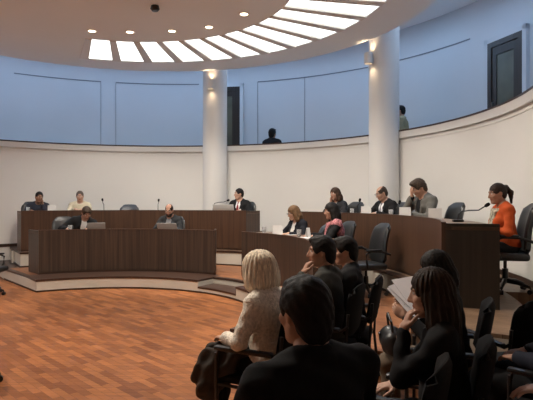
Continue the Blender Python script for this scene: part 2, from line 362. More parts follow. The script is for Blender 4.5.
# ------------------------------------------------------------------ lamps
LAMPS = [ray for ray in [((x-266.5)*(ZC-1.6)/(200-y), 520*(ZC-1.6)/(200-y)) for x, y in ((92, 31), (130, 32), (172, 31), (209, 27), (244, 14))]]
LAMPS += [polar(CC, 2.55, math.radians(t)) for t in (8, -17, -62, 236, 197, 171)]
k = 0
for p in LAMPS:
    t = thing('downlight', 'small round recessed ceiling downlight beside the skylight ring', 'downlight', (*p, ZC), 0, 'recessed downlights')
    bm = B(); lathe(bm, [(0.062, -0.004), (0.088, -0.014), (0.095, 0.0), (0.06, 0.002)], n=24); obj('trim_ring', bm, M['lampwhite'], t)
    bm = B(); lathe(bm, [(0, -0.006), (0.06, -0.006), (0.06, 0.001), (0, 0.001)], n=20); obj('lens', bm, M['bulb'], t)
    ld = bpy.data.lights.new('downlight_lamp', 'SPOT'); ld.energy = DOWN_W; ld.color = WARM; ld.spot_size = math.radians(160); ld.spot_blend = 0.8; ld.shadow_soft_size = 0.07
    lo = bpy.data.objects.new('downlight_lamp', ld); COL.objects.link(lo); lo.parent = t; lo.location = (0, 0, -0.03)
    if k not in (7, 8):                                  # eyeball fittings turned outwards to wash the wall
        out = Vector((p[0]-CC[0], p[1]-CC[1], 0)).normalized()
        lo.rotation_euler = (out*math.sin(math.radians(25))-Vector((0, 0, 1))*math.cos(math.radians(25))).to_track_quat('-Z', 'Y').to_euler(); ld.spot_size = math.radians(92); ld.spot_blend = 0.5
    else: ld.energy = DOWN_W*2.9
    if k <= 4: t['label'] = 'recessed ceiling downlight, %s from the left along the skylight' % ['first', 'second', 'third', 'fourth', 'fifth', 'sixth', 'seventh'][k]
    k += 1
for px, side, lab in ((215, 0.3, 'white cylinder sconce on the left column'), (384, -0.62, 'white cylinder sconce on the right column')):
    c = ray_circle(px, RW-0.2, CW); d = Vector((-c.x, -c.y, 0)).normalized(); d = Matrix.Rotation(-0.25 if px < 300 else -0.85, 3, 'Z') @ d
    zz = 1.6+(200-(88 if px < 300 else 61))*c.y/520
    p = c+d*0.40; t = thing('wall_sconce', lab, 'lamp', (p.x, p.y, zz), math.atan2(-d.x, d.y), 'column sconces')
    bm = B(); lathe(bm, [(0.075, -0.11), (0.085, -0.10), (0.085, 0.10), (0.075, 0.11), (0.07, 0.09), (0.07, -0.09), (0.075, -0.11)], n=24); obj('shade', bm, M['lampwhite'], t)
    bm = B(); box(bm, (0, -0.1, 0), (0.06, 0.07, 0.08), bev=0.006); obj('bracket', bm, M['lampwhite'], t)
    bm = B(); sphere(bm, (0, 0, 0.02), 0.035, 12); obj('bulb', bm, M['bulb'], t)
    for up in (1, -1):
        ld = bpy.data.lights.new('sconce_lamp', 'SPOT'); ld.energy = 6 if up > 0 else 4; ld.color = (1, 0.72, 0.45); ld.spot_size = math.radians(110); ld.spot_blend = 0.6; ld.shadow_soft_size = 0.03
        lo = bpy.data.objects.new('sconce_lamp', ld); COL.objects.link(lo); lo.parent = t; lo.location = (0, 0, up*0.10); lo.rotation_euler = (PI if up > 0 else 0, 0, 0)
t = thing('ceiling_speaker', 'small dark fixture hanging from the ceiling at the top edge', 'speaker', ((155-266.5)/520*8.3, 8.3, ZC), 0)
bm = B(); lathe(bm, [(0, -0.09), (0.05, -0.085), (0.075, -0.05), (0.06, 0.0), (0, 0)], n=20); obj('housing', bm, M['plastic'], t)
# ------------------------------------------------------------------ chairs
def office_chair(label, leather, high=True):
    t = thing('office_chair', label, 'chair', (0, 0, 0), 0, 'swivel chairs at the desks')
    bm = B(); box(bm, (0, 0.02, 0.425), (0.50, 0.48, 0.09), bev=0.035, seg=3); obj('seat', bm, leather, t)
    bm = B(); h = 0.60 if high else 0.53
    bent_slab(bm, 0.50, h, 0.075, 0.05, 12, 12, 0.10, 0.5, lambda v: -0.10*v+0.035*math.sin(v*PI*1.0))
    bmesh.ops.translate(bm, vec=(0, -0.225, 0.44), verts=bm.verts); obj('backrest', bm, leather, t)
    for s in (-1, 1):
        bm = B(); tube(bm, [(s*0.25, 0.10, 0.41), (s*0.29, 0.14, 0.50), (s*0.29, 0.15, 0.62), (s*0.285, 0.08, 0.655), (s*0.285, -0.10, 0.65), (s*0.27, -0.24, 0.60)], 0.017, 8)
        box(bm, (s*0.287, 0.03, 0.668), (0.055, 0.24, 0.03), bev=0.012); obj('armrest', bm, M['plastic'], t)
    bm = B(); cyl(bm, (0, 0, 0.10), (0, 0, 0.27), 0.035); cyl(bm, (0, 0, 0.25), (0, 0, 0.385), 0.02); obj('gas_lift', bm, M['plastic'], t)
    for i in range(5):
        a = 2*PI*i/5+0.3; c, s = math.cos(a), math.sin(a)
        bm = B(); tube(bm, [(0.02*c, 0.02*s, 0.13), (0.16*c, 0.16*s, 0.115), (0.29*c, 0.29*s, 0.075)], [0.032, 0.026, 0.016], 8); l = obj('base_leg', bm, M['plastic'], t)
        bm = B(); cyl(bm, (0.29*c-0.022*s, 0.29*s+0.022*c, 0.028), (0.29*c+0.022*s, 0.29*s-0.022*c, 0.028), 0.028, n=14); cyl(bm, (0.29*c, 0.29*s, 0.03), (0.29*c, 0.29*s, 0.08), 0.009, n=8); obj('caster', bm, M['plastic'], l)
    return t
def visitor_chair(label):
    t = thing('visitor_chair', label, 'chair', (0, 0, 0), 0, 'black audience chairs')
    bm = B(); box(bm, (0, 0.02, 0.43), (0.48, 0.46, 0.06), bev=0.025, seg=3); obj('seat', bm, M['fabric_k'], t)
    bm = B(); bent_slab(bm, 0.46, 0.40, 0.05, 0.045, 12, 10, 0.06, 0.6, lambda v: -0.07*v); bmesh.ops.translate(bm, vec=(0, -0.23, 0.55), verts=bm.verts); obj('backrest', bm, M['fabric_k'], t)
    for s in (-1, 1):
        bm = B(); tube(bm, [(s*0.25, 0.22, 0.0), (s*0.25, 0.22, 0.40), (s*0.25, 0.22, 0.60)], 0.013, 8); obj('leg', bm, M['plastic'], t)
        bm = B(); tube(bm, [(s*0.25, -0.26, 0.0), (s*0.25, -0.22, 0.40), (s*0.235, -0.245, 0.75)], 0.013, 8); obj('leg', bm, M['plastic'], t)
        bm = B(); box(bm, (s*0.255, 0.02, 0.635), (0.05, 0.42, 0.028), bev=0.012); tube(bm, [(s*0.25, 0.215, 0.58), (s*0.255, 0.20, 0.625), (s*0.255, -0.2, 0.625), (s*0.24, -0.245, 0.66)], 0.012, 8); obj('armrest', bm, M['plastic'], t)
    bm = B(); tube(bm, [(-0.25, 0.2, 0.395), (0.25, 0.2, 0.395), (0.25, -0.2, 0.395), (-0.25, -0.2, 0.395)], 0.012, 8, True); obj('seat_frame', bm, M['plastic'], t)
    return t
PROTO = {}
def put_chair(kind, loc, rz, label, group=None):
    if kind not in PROTO:
        PROTO[kind] = {'black': lambda: office_chair(label, M['leather']), 'grey': lambda: office_chair(label, M['leather_g'], False), 'visitor': lambda: visitor_chair(label)}[kind]()
        o = PROTO[kind]; o.location = loc; o.rotation_euler = (0, 0, rz); o['label'] = label
        if group: o['group'] = group
        return o
    return dup(PROTO[kind], loc, rz, label, group)
# ------------------------------------------------------------------ figures: implicit body -> one continuous mesh
V3 = lambda *a: np.array(a, float)
def unit(v): return v/max(np.linalg.norm(v), 1e-9)
def rotm(yaw=0, pitch=0, roll=0):
    """yaw left +, pitch down +, roll to the right + ; head frame looks along +Y"""
    return np.array(Matrix.Rotation(yaw, 3, 'Z') @ Matrix.Rotation(-pitch, 3, 'X') @ Matrix.Rotation(roll, 3, 'Y'))
def cap(a, b, ra, rb=None, k=0.03): return ('c', V3(*a), V3(*b), ra, ra if rb is None else rb, k, None)
def ell(c, r, R=None, k=0.03): return ('e', V3(*c), V3(*r), np.eye(3) if R is None else R, k)
def fcap(a, b, ra, rb, ax, sx, k=0.03): return ('c', V3(*a), V3(*b), ra, rb, k, (unit(V3(*ax)), sx))   # flattened across ax by sx
def bounds(p):
    if p[0] == 'c':
        r = max(p[3], p[4]); return np.minimum(p[1], p[2])-r, np.maximum(p[1], p[2])+r
    e = np.abs(p[3]) @ p[2]; return p[1]-e, p[1]+e
def dist(p, X):
    if p[0] == 'c':
        a, b, ra, rb = p[1:5]; ab = b-a; P = X-a
        t = np.clip((P @ ab)/max(ab @ ab, 1e-12), 0, 1)
        D = P-t[..., None]*ab
        if p[6]:
            ax, sx = p[6]; q = D @ ax; D = D+(q*(1/sx-1))[..., None]*ax
        return np.linalg.norm(D, axis=-1)-(ra+(rb-ra)*t)
    P = (X-p[1]) @ p[3]; k0 = np.linalg.norm(P/p[2], axis=-1); k1 = np.linalg.norm(P/(p[2]**2), axis=-1)
    return k0*(k0-1)/np.maximum(k1, 1e-9)
def field_mesh(prims, h, cuts=(), mod=None, clip=None):
    """cuts: [(prim, k)] smooth subtractions; mod(X, v)->v; clip(X)->distance, kept where negative"""
    lo = np.min([bounds(p)[0] for p in prims], 0)-3*h-0.01; hi = np.max([bounds(p)[1] for p in prims], 0)+3*h+0.01
    n = np.ceil((hi-lo)/h).astype(int)+1
    v = np.full(n, 1.0, np.float32)
    ax = [lo[i]+h*np.arange(n[i]) for i in range(3)]
    def sub(p, pad):
        a, b = bounds(p); i0 = np.maximum(((a-pad-lo)/h).astype(int), 0); i1 = np.minimum(((b+pad-lo)/h).astype(int)+2, n)
        sl = tuple(slice(x, y) for x, y in zip(i0, i1))
        if any(y <= x for x, y in zip(i0, i1)): return None, None
        return sl, np.stack(np.meshgrid(ax[0][sl[0]], ax[1][sl[1]], ax[2][sl[2]], indexing='ij'), -1)
    for p in prims:
        k = p[-1] if p[0] == 'e' else p[5]
        sl, X = sub(p, k+3*h)
        if sl is None: continue
        d = dist(p, X); w = v[sl]; q = np.clip(0.5+0.5*(w-d)/k, 0, 1); v[sl] = w*(1-q)+d*q-k*q*(1-q)
    for p, k in cuts:
        sl, X = sub(p, k+3*h)
        if sl is None: continue
        d = -dist(p, X); w = v[sl]; q = np.clip(0.5-0.5*(w-d)/k, 0, 1); v[sl] = w*(1-q)+d*q+k*q*(1-q)
    if mod or clip:
        X = np.stack(np.meshgrid(*ax, indexing='ij'), -1)
        if mod: v = mod(X, v)
        if clip: v = np.maximum(v, clip(X))
    v[[0, -1]] = 1; v[:, [0, -1]] = 1; v[:, :, [0, -1]] = 1
    v = np.where(np.abs(v) < 1e-6, 1e-6, v)
    s = v < 0
    m = [k-1 for k in n]
    acc = np.zeros((*m, 3)); cnt = np.zeros(m)
    cor = lambda A, i, j, k: A[i:m[0]+i, j:m[1]+j, k:m[2]+k]
    for i, j, k, a in [(i, j, k, a) for a in range(3) for i in (0, 1) for j in (0, 1) for k in (0, 1) if (i, j, k)[a] == 0]:
        e = [i, j, k]; e[a] = 1
        v0, v1 = cor(v, i, j, k), cor(v, *e); x = (v0 < 0) != (v1 < 0)
        t = np.where(x, v0/np.where(x, v0-v1, 1), 0)
        for b in range(3): acc[..., b] += np.where(x, t if b == a else (i, j, k)[b], 0)
        cnt += x
    act = cnt > 0; idx = -np.ones(m, int); idx[act] = np.arange(act.sum())
    g = np.stack(np.nonzero(act), -1)
    verts = lo+h*(g+acc[act]/cnt[act][:, None])
    quads = []
    for a in range(3):
        b, c = (a+1) % 3, (a+2) % 3
        s0 = [slice(1, -1)]*3; s1 = [slice(1, -1)]*3; s0[a] = slice(0, -1); s1[a] = slice(1, None)
        A, Bq = s[tuple(s0)], s[tuple(s1)]
        for flip in (0, 1):
            x = (A & ~Bq) if not flip else (~A & Bq)
            p = np.stack(np.nonzero(x), -1)
            off = np.ones(3, int); off[a] = 0; p = p+off
            def at(db, dc):
                q = p.copy(); q[:, b] -= db; q[:, c] -= dc; return idx[q[:, 0], q[:, 1], q[:, 2]]
            qd = np.stack([at(1, 1), at(0, 1), at(0, 0), at(1, 0)], -1)
            quads.append(qd[:, ::-1] if flip else qd)
    return verts, np.concatenate(quads)
def mesh_obj(name, chunks, mats, parent=None):
    """chunks: [(verts, faces, material index or per-face array)] joined into one mesh"""
    V, Fc, MI, o = [], [], [], 0
    for v, f, mi in chunks:
        V.append(v); Fc += (f+o).tolist(); MI += (list(mi) if hasattr(mi, '__len__') else [mi]*len(f)); o += len(v)
    me = bpy.data.meshes.new(name); me.from_pydata(np.concatenate(V).tolist(), [], Fc)
    for m in mats: me.materials.append(m)
    me.polygons.foreach_set('material_index', np.array(MI, np.int32)); me.polygons.foreach_set('use_smooth', np.ones(len(Fc), bool)); me.update()
    ob = bpy.data.objects.new(name, me); COL.objects.link(ob)
    if parent: ob.parent = parent
    return ob
def ball(c, r, n=10):
    vs, fs = [], []
    for i in range(n+1):
        for j in range(2*n):
            a, b = PI*i/n, PI*j/n; vs.append((c[0]+r*math.sin(a)*math.cos(b), c[1]+r*math.sin(a)*math.sin(b), c[2]+r*math.cos(a)))
    for i in range(n):
        for j in range(2*n): k = (j+1) % (2*n); fs.append((i*2*n+j, (i+1)*2*n+j, (i+1)*2*n+k, i*2*n+k))
    return np.array(vs), np.array(fs)
PM = {}
def pmat(kind, col, **kw):
    key = (kind, tuple(round(c, 3) for c in col))
    if key not in PM:
        d = {'skin': dict(rough=0.5, spec=0.35, noise=((30,)*3, 0.06)), 'hair': dict(rough=0.62, spec=0.22, noise=((70, 70, 7), 0.40), bump=(90, 0.5, 0.004)),
             'cloth': dict(rough=0.85, spec=0.2, noise=((90,)*3, 0.10), bump=(260, 0.25, 0.002)), 'knit': dict(rough=0.95, spec=0.1, noise=((55, 55, 40), 0.22), bump=(75, 0.9, 0.012)),
             'shoe': dict(rough=0.4, spec=0.4, noise=((9,)*3, 0.1)), 'smooth': dict(rough=0.5, spec=0.3, noise=((20,)*3, 0.05)),
             'print': dict(rough=0.8, spec=0.2, noise=((38,)*3, 0.75))}[kind]
        PM[key] = mat('%s %d' % (kind, len(PM)), col, **d)
    return PM[key]
def ik(S, Wr, l1, l2, hint):
    d = Wr-S; L = min(max(np.linalg.norm(d), abs(l1-l2)+0.02), (l1+l2)*0.995); u = unit(d); Wr = S+u*L
    a = (l1*l1-l2*l2+L*L)/(2*L); h = math.sqrt(max(l1*l1-a*a, 0)); p = unit(hint-u*(hint @ u)); return S+u*a+p*h, Wr
def hand_prims(w, f, n, right, curl):
    f = unit(f); n = unit(n-f*(n @ f)); s = np.cross(f, n)*(1 if right else -1)
    R = np.stack([s, f, n], 1); P = [ell(w+f*0.048, (0.042, 0.056, 0.016), R, 0.012), cap(w-f*0.04, w+f*0.015, 0.025, 0.026, 0.02)]
    for off, ln, dz in ((0.029, 0.068, 0.088), (0.0095, 0.078, 0.094), (-0.010, 0.072, 0.092), (-0.028, 0.056, 0.083)):
        p = w+f*dz+s*off; ang_ = 0.15+curl*0.5
        P.append(cap(w+f*0.055+s*off*0.85, p, 0.0105, 0.0095, 0.008))
        for q, (l, r0, r1) in enumerate(((0.46, 0.0092, 0.0086), (0.30, 0.0086, 0.0080), (0.24, 0.0080, 0.0070))):
            d = f*math.cos(ang_)+n*math.sin(ang_)+s*off*0.6; e = p+unit(d)*ln*l; P.append(cap(p, e, r0, r1, 0.003)); p = e; ang_ += curl*0.8
    b = w+f*0.022+s*0.026; e = b+unit(f*0.7+s*0.75+n*0.25)*0.042; P.append(cap(b, e, 0.0135, 0.0115, 0.012))
    e2 = e+unit(f*0.95+s*0.25+n*0.3)*0.03; P.append(cap(e, e2, 0.0108, 0.0098, 0.004)); P.append(cap(e2, e2+unit(f+n*0.35)*0.022, 0.0095, 0.008, 0.004))
    return P
def person(label, loc, rz, s=1.0, lean=0.0, side=0.0, head=(0, 0, 0), R=('desk',), L=('desk',), deskz=0.80, skin=(0.50, 0.29, 0.20), hair=('short', (0.015, 0.011, 0.009)),
           top=('jacket', (0.02, 0.02, 0.022)), shirt=(0.7, 0.69, 0.67), tie=None, bottom=(0.02, 0.02, 0.023), shoe=(0.012, 0.011, 0.011), beard=None, glasses=False,
           h=0.014, seat=0.46, fem=False, legs=0.0, feet=0.0, cat='person', group=None, scarf=None, torso=0.0, knee=0.0, bulk=0.0, shawl=False):
    """seated figure; local frame: faces +Y, floor at z=0, hips above the origin"""
    hp = seat+0.095
    P = V3(0, 0, hp)
    tw = rotm(torso)
    up = unit(V3(math.sin(side), math.sin(lean), math.cos(lean)))
    fw = unit(np.cross(up, tw @ V3(1, 0, 0)))
    if fw @ (tw @ V3(0, 1, 0)) < 0: fw = -fw
    rt = np.cross(fw, up)
    TR = np.stack([rt, fw, up], 1)
    at = lambda x, y, z: P+TR @ V3(x, y, z)
    sw = (0.165 if fem else 0.19)+bulk
    N = at(0, 0.0, 0.50)
    HR = rotm(*head)
    Hc = N+unit(up+V3(0, 0.25, 0.2)*0.6)*0.062+HR @ V3(0, 0.015, 0.10)
    hd = lambda x, y, z: Hc+HR @ V3(x, y, z)
    sk = pmat('skin', skin); hcol = hair[1]
    # ---- torso and limbs
    ch = 0.125 if fem else 0.14
    core = [ell(at(0, 0.0, 0.02), (0.165, 0.125, 0.12), TR, 0.05), ell(at(0, 0.005, 0.17), (0.135 if fem else 0.155, 0.105, 0.14), TR, 0.06), ell(at(0, 0.0, 0.34), ((0.155 if fem else 0.175)+bulk*0.7, ch*0.83, 0.155), TR, 0.06),
            fcap(at(-sw+0.03, -0.015, 0.44), at(sw-0.03, -0.015, 0.44), 0.062, 0.062, fw, 1.0, 0.05)]
    if fem: core += [ell(at(q*0.072, 0.085, 0.31), (0.065, 0.06, 0.065), TR, 0.04) for q in (-1, 1)]
    neck = [cap(at(0, -0.015, 0.43), hd(0, -0.02, -0.045), 0.054 if fem else 0.062, 0.050 if fem else 0.056, 0.03)]
    core += [fcap(at(q*0.02, -0.02, 0.525), at(q*0.13, -0.02, 0.455), 0.045, 0.05, fw, 1.0, 0.03) for q in (-1, 1)]
    arms = []; hands = []
    for right, spec in ((True, R), (False, L)):
        q = 1 if right else -1; S = at(q*sw, -0.015, 0.43); mode = spec[0]; o = spec[1] if len(spec) > 1 else (0, 0, 0); o = V3(*o)
        hint = at(q*0.6, -0.25, -0.6)-P; f = V3(-q*0.45, 0.9, -0.05); n = V3(0, 0, -1); curl = 0.35
        if mode == 'desk': w = V3(q*0.17, 0.40, deskz+0.035)+o
        elif mode == 'lap': w = V3(q*0.10, 0.28, hp+0.125)+o; f = V3(-q*0.5, 0.8, -0.1)
        elif mode == 'cheek': w = hd(q*0.085, 0.075, -0.16)+o; f = HR @ V3(-q*0.05, -0.28, 1.0); n = HR @ V3(-q*1.0, -0.35, 0); hint = V3(q*0.25, 0.55, -1.0); curl = 0.55
        elif mode == 'chin': w = hd(q*0.035, 0.155, -0.175)+o; f = HR @ V3(-q*0.15, -0.45, 0.9); n = HR @ V3(-q*0.25, -1.0, -0.3); hint = V3(q*0.3, 0.4, -1.0); curl = 0.9
        elif mode == 'brow': w = hd(q*0.06, 0.125, -0.09)+o; f = HR @ V3(-q*0.25, -0.15, 1.0); n = HR @ V3(-q*0.3, -1, 0); hint = V3(q*0.5, 0.3, -1.0); curl = 0.35
        elif mode == 'hold': w = V3(q*0.12, 0.42, hp+0.36)+o; f = V3(-q*0.3, 0.8, 0.35); n = V3(-q*0.9, 0.1, 0.2); curl = 0.7; hint = V3(q*0.5, -0.2, -1)
        elif mode == 'arm': w = V3(q*0.28, 0.22, 0.68)+o; f = V3(-q*0.1, 1, -0.15)
        E_, w = ik(S, w, 0.285*(0.95 if fem else 1), 0.255*(0.95 if fem else 1), hint)
        r = 0.86 if fem else 1.0
        arms.append((S, E_, w, r, q)); hands.append((w, f, n, right, curl))
    leg = []
    for q in (-1, 1):
        H0 = V3(q*0.09, 0.02, hp-0.02); K = V3(q*(0.10+legs)+knee*0.0, 0.43, seat+0.055+ (0.02 if q > 0 else 0)*0); A = V3(q*(0.10+legs*0.8), 0.43+feet+(0.04 if q > 0 else -0.04), 0.085)
        leg.append((H0, K, A, q))
    def limb(off, kk=0.03, wrist=True):
        out = []
        for S, E_, w, r, q in arms:
            e = w if wrist else w+(E_-w)*0.10
            out += [cap(S, E_, 0.052*r+off, 0.043*r+off, kk), cap(E_, e, 0.042*r+off, 0.030*r+off*(1 if not wrist else 0.6), kk)]
        return out
    def legp(off, ankle=0.0):
        out = []
        for H0, K, A, q in leg: out += [cap(H0, K, 0.083+off, 0.060+off, 0.03), cap(K, A+V3(0, 0, ankle), 0.057+off, 0.040+off*1.2, 0.03)]
        return out
    feetp = []
    for H0, K, A, q in leg: feetp.append([cap(A+V3(0, -0.02, -0.035), A+V3(q*0.015, 0.15, -0.052), 0.042, 0.032, 0.03)])
    body = core+neck+limb(0)+legp(0)+[p for f in feetp for p in f]
    hh = max(0.006, min(h*0.55, 0.008))
    headp = [ell(hd(0, -0.012, 0.022), (0.076, 0.094, 0.096), HR, 0.03), ell(hd(0, 0.030, -0.035), (0.060, 0.066, 0.088), HR, 0.03), ell(hd(0, 0.068, -0.098), (0.026, 0.024, 0.022), HR, 0.02),
             cap(hd(-0.05, 0.0, -0.062), hd(-0.016, 0.064, -0.10), 0.020, 0.018, 0.025), cap(hd(0.05, 0.0, -0.062), hd(0.016, 0.064, -0.10), 0.020, 0.018, 0.025),
             cap(hd(0, 0.088, 0.014), hd(0, 0.110, -0.030), 0.0085, 0.0125, 0.012), ell(hd(-0.012, 0.098, -0.034), (0.009, 0.010, 0.008), HR, 0.008), ell(hd(0.012, 0.098, -0.034), (0.009, 0.010, 0.008), HR, 0.008),
             cap(hd(-0.045, 0.078, 0.028), hd(-0.012, 0.090, 0.030), 0.009, 0.008, 0.012), cap(hd(0.045, 0.078, 0.028), hd(0.012, 0.090, 0.030), 0.009, 0.008, 0.012),
             ell(hd(0, 0.088, -0.060), (0.022, 0.012, 0.0060), HR, 0.006), ell(hd(0, 0.086, -0.071), (0.019, 0.012, 0.0065), HR, 0.006),
             ell(hd(-0.045, 0.060, -0.025), (0.022, 0.024, 0.022), HR, 0.02), ell(hd(0.045, 0.060, -0.025), (0.022, 0.024, 0.022), HR, 0.02)]
    headp += [ell(hd(q*0.077, -0.008, -0.008), (0.010, 0.021, 0.031), HR @ rotm(q*0.3), 0.010) for q in (-1, 1)]
    headp += neck
    cuts = [(ell(hd(q*0.032, 0.096, 0.009), (0.0145, 0.018, 0.0062), HR), 0.008) for q in (-1, 1)]
    hv, hf = field_mesh(headp, hh, cuts, clip=lambda X: -((X-N) @ up)-0.02)
    loc_h = lambda X: (X-Hc) @ HR
    fc = loc_h(hv[hf].mean(1)); mi = np.zeros(len(hf), int)
    mi[(np.abs(fc[:, 0]) < 0.023) & (np.abs(fc[:, 2]+0.0655) < 0.011) & (fc[:, 1] > 0.088)] = 1
    bc = beard or hcol
    mi[(np.abs(fc[:, 2]-0.033) < 0.0042) & (np.abs(fc[:, 0]) > 0.014) & (np.abs(fc[:, 0]) < 0.046) & (fc[:, 1] > 0.07)] = 2
    if beard: mi[(fc[:, 2] < -0.048) & (fc[:, 1] > 0.015) & (fc[:, 2] > -0.135) & (mi == 0)] = 2
    chunks = [(*field_mesh(body, h), 0), (hv, hf, mi)]
    for q in (-1, 1): chunks += [(*ball(hd(q*0.032, 0.0755, 0.009), 0.0125), 3), (*ball(hd(q*0.032, 0.0825, 0.009), 0.0062, 6), 4)]
    for a in hands: chunks.append((*field_mesh(hand_prims(*a), 0.0045 if h < 0.012 else 0.0055), 0))
    lip = (skin[0]*0.8, skin[1]*0.5, skin[2]*0.5)
    root = mesh_obj('person', chunks, [sk, pmat('skin', lip), pmat('hair', bc), pmat('smooth', (0.6, 0.58, 0.55)), pmat('smooth', (0.02, 0.013, 0.01))])
    root.location = loc; root.rotation_euler = (0, 0, rz); root.scale = (s, s, s); tag(root, label, cat, group)
    # ---- hair
    kind = hair[0]; hm = pmat('hair', hcol); hp_ = []; hcut = []
    hx = 0.006 if h < 0.012 else 0.009
    face = (ell(hd(0, 0.105, -0.045), (0.068, 0.085, 0.100), HR), 0.012)
    if kind in ('short', 'thick', 'bald'):
        e = 0.006 if kind == 'short' else 0.013 if kind == 'thick' else 0.003
        hp_ = [ell(hd(0, -0.016, 0.026), (0.079+e, 0.097+e, 0.096+e), HR, 0.03), ell(hd(0, -0.055, -0.03), (0.062+e, 0.052+e, 0.062+e), HR, 0.03)]
        if kind == 'thick': hp_ += [ell(hd(0.015, 0.05, 0.098), (0.055, 0.045, 0.024), HR, 0.03), ell(hd(0, -0.07, -0.07), (0.055, 0.035, 0.05), HR, 0.03)]
        hcut = [(ell(hd(0, 0.118, -0.018), (0.074, 0.085, 0.096), HR), 0.012)]+[(ell(hd(q*0.085, 0.01, -0.055), (0.03, 0.05, 0.06), HR), 0.012) for q in (-1, 1)]
        if kind == 'bald': hcut.append((ell(hd(0, 0.05, 0.13), (0.075, 0.12, 0.075), HR), 0.015))
    elif kind == 'bob':
        hp_ = [ell(hd(0, -0.015, 0.035), (0.122, 0.124, 0.112), HR, 0.05), ell(hd(0, -0.03, -0.06), (0.145, 0.122, 0.105), HR, 0.06), cap(hd(-0.095, -0.01, -0.105), hd(0.095, -0.01, -0.105), 0.045, 0.045, 0.04), cap(hd(-0.07, -0.075, -0.11), hd(0.07, -0.075, -0.11), 0.045, 0.045, 0.04)]
        hcut = [(ell(hd(0, 0.125, -0.07), (0.066, 0.085, 0.13), HR), 0.015), (ell(hd(0, 0.03, -0.22), (0.075, 0.075, 0.075), HR), 0.02)]
    elif kind == 'long':
        hp_ = [ell(hd(0, -0.014, 0.030), (0.092, 0.110, 0.106), HR, 0.05), ell(hd(0, -0.05, -0.09), (0.098, 0.078, 0.12), HR, 0.06)]
        ln = hair[2] if len(hair) > 2 else 0.24
        for q in (-1, 1):
            hp_ += [cap(hd(q*0.078, 0.0, -0.02), hd(q*0.088, -0.005, -0.13), 0.030, 0.034, 0.04), cap(hd(q*0.086, -0.01, -0.12), hd(0, 0, -0.05)+TR @ V3(q*0.105, 0.015, -ln+0.03), 0.036, 0.026, 0.04)]
            hp_ += [cap(hd(q*0.045, -0.08, -0.08), hd(0, -0.05, -0.05)+TR @ V3(q*0.055, -0.055, -ln), 0.050, 0.030, 0.04)]
        hcut = [(ell(hd(0, 0.115, -0.06), (0.064, 0.080, 0.12), HR), 0.012)]
    elif kind == 'tail':
        hp_ = [ell(hd(0, -0.016, 0.026), (0.084, 0.102, 0.100), HR, 0.03), ell(hd(0, -0.055, -0.03), (0.066, 0.055, 0.062), HR, 0.03), ell(hd(0, -0.115, 0.045), (0.035, 0.03, 0.035), HR, 0.02),
               cap(hd(0, -0.125, 0.045), hd(0, -0.165, -0.03), 0.028, 0.032, 0.02), cap(hd(0, -0.165, -0.03), hd(0, -0.15, -0.15), 0.033, 0.014, 0.02)]
        hcut = [(ell(hd(0, 0.115, -0.055), (0.070, 0.085, 0.098), HR), 0.012)]+[(ell(hd(q*0.085, 0.015, -0.055), (0.03, 0.05, 0.06), HR), 0.012) for q in (-1, 1)]
    def strands(X, v):
        q = loc_h(X); a = np.arctan2(q[..., 0], q[..., 1]+0.02); near = np.abs(v) < 0.05
        amp = 0.0032 if kind in ('bob', 'long') else 0.0015
        if kind in ('bob', 'long'): w = np.sin(a*23+q[..., 2]*14)+0.7*np.sin(a*41-q[..., 2]*22+1.3)
        else: w = np.sin(q[..., 0]*150+q[..., 2]*90+2*np.sin(q[..., 1]*60))+np.sin(q[..., 1]*170-q[..., 2]*120+q[..., 0]*50)
        return v+np.where(near, amp*w, 0)
    mesh_obj('hair', [(*field_mesh(hp_, hx, hcut, mod=strands), 0)], [hm], root)
    if beard: mesh_obj('beard', [(*field_mesh([ell(hd(0, 0.055, -0.098), (0.050, 0.040, 0.038), HR, 0.02), cap(hd(-0.058, 0.01, -0.06), hd(-0.03, 0.06, -0.10), 0.018, 0.022, 0.02), cap(hd(0.058, 0.01, -0.06), hd(0.03, 0.06, -0.10), 0.018, 0.022, 0.02), cap(hd(-0.024, 0.088, -0.053), hd(0.024, 0.088, -0.053), 0.008, 0.008, 0.008)], 0.006, [(ell(hd(0, 0.098, -0.067), (0.022, 0.02, 0.008), HR), 0.004)]), 0)], [pmat('hair', beard)], root)
    # ---- clothes
    tk = top[0]; tc = pmat('knit' if tk == 'knit' else 'print' if tk == 'print' else 'cloth', top[1]); o = 0.014
    neckcut = [(cap(at(0, 0.0, 0.49), hd(0, 0.0, -0.06), 0.068, 0.075), 0.01)]
    tor = [ell(at(0, 0.0, 0.03), (0.165+o+0.006, 0.125+o+0.006, 0.125+o), TR, 0.05), ell(at(0, 0.005, 0.17), ((0.135 if fem else 0.155)+o+0.010, 0.105+o+0.008, 0.15), TR, 0.06), ell(at(0, 0, 0.34), ((0.155 if fem else 0.175)+o+bulk*0.7, ch*0.83+o, 0.155+o), TR, 0.06),
           fcap(at(-sw+0.02, -0.015, 0.44), at(sw-0.02, -0.015, 0.44), 0.062+o, 0.062+o, fw, 1.0, 0.05)]
    if fem: tor += [ell(at(q*0.072, 0.085, 0.31), (0.065+o, 0.06+o, 0.065+o), TR, 0.04) for q in (-1, 1)]
    tor += [fcap(at(q*0.03, -0.025, 0.515), at(q*0.13, -0.02, 0.46), 0.045+o*0.8, 0.05+o, fw, 1.0, 0.03) for q in (-1, 1)]
    wr = lambda X, v: v+np.where(np.abs(v) < 0.04, 0.0028*np.sin(X[..., 0]*34+X[..., 2]*52+3*np.sin(X[..., 1]*17))+0.002*np.sin(X[..., 1]*61-X[..., 2]*33), 0)
    hem = lambda X: -(X[..., 2]-(seat+0.005))
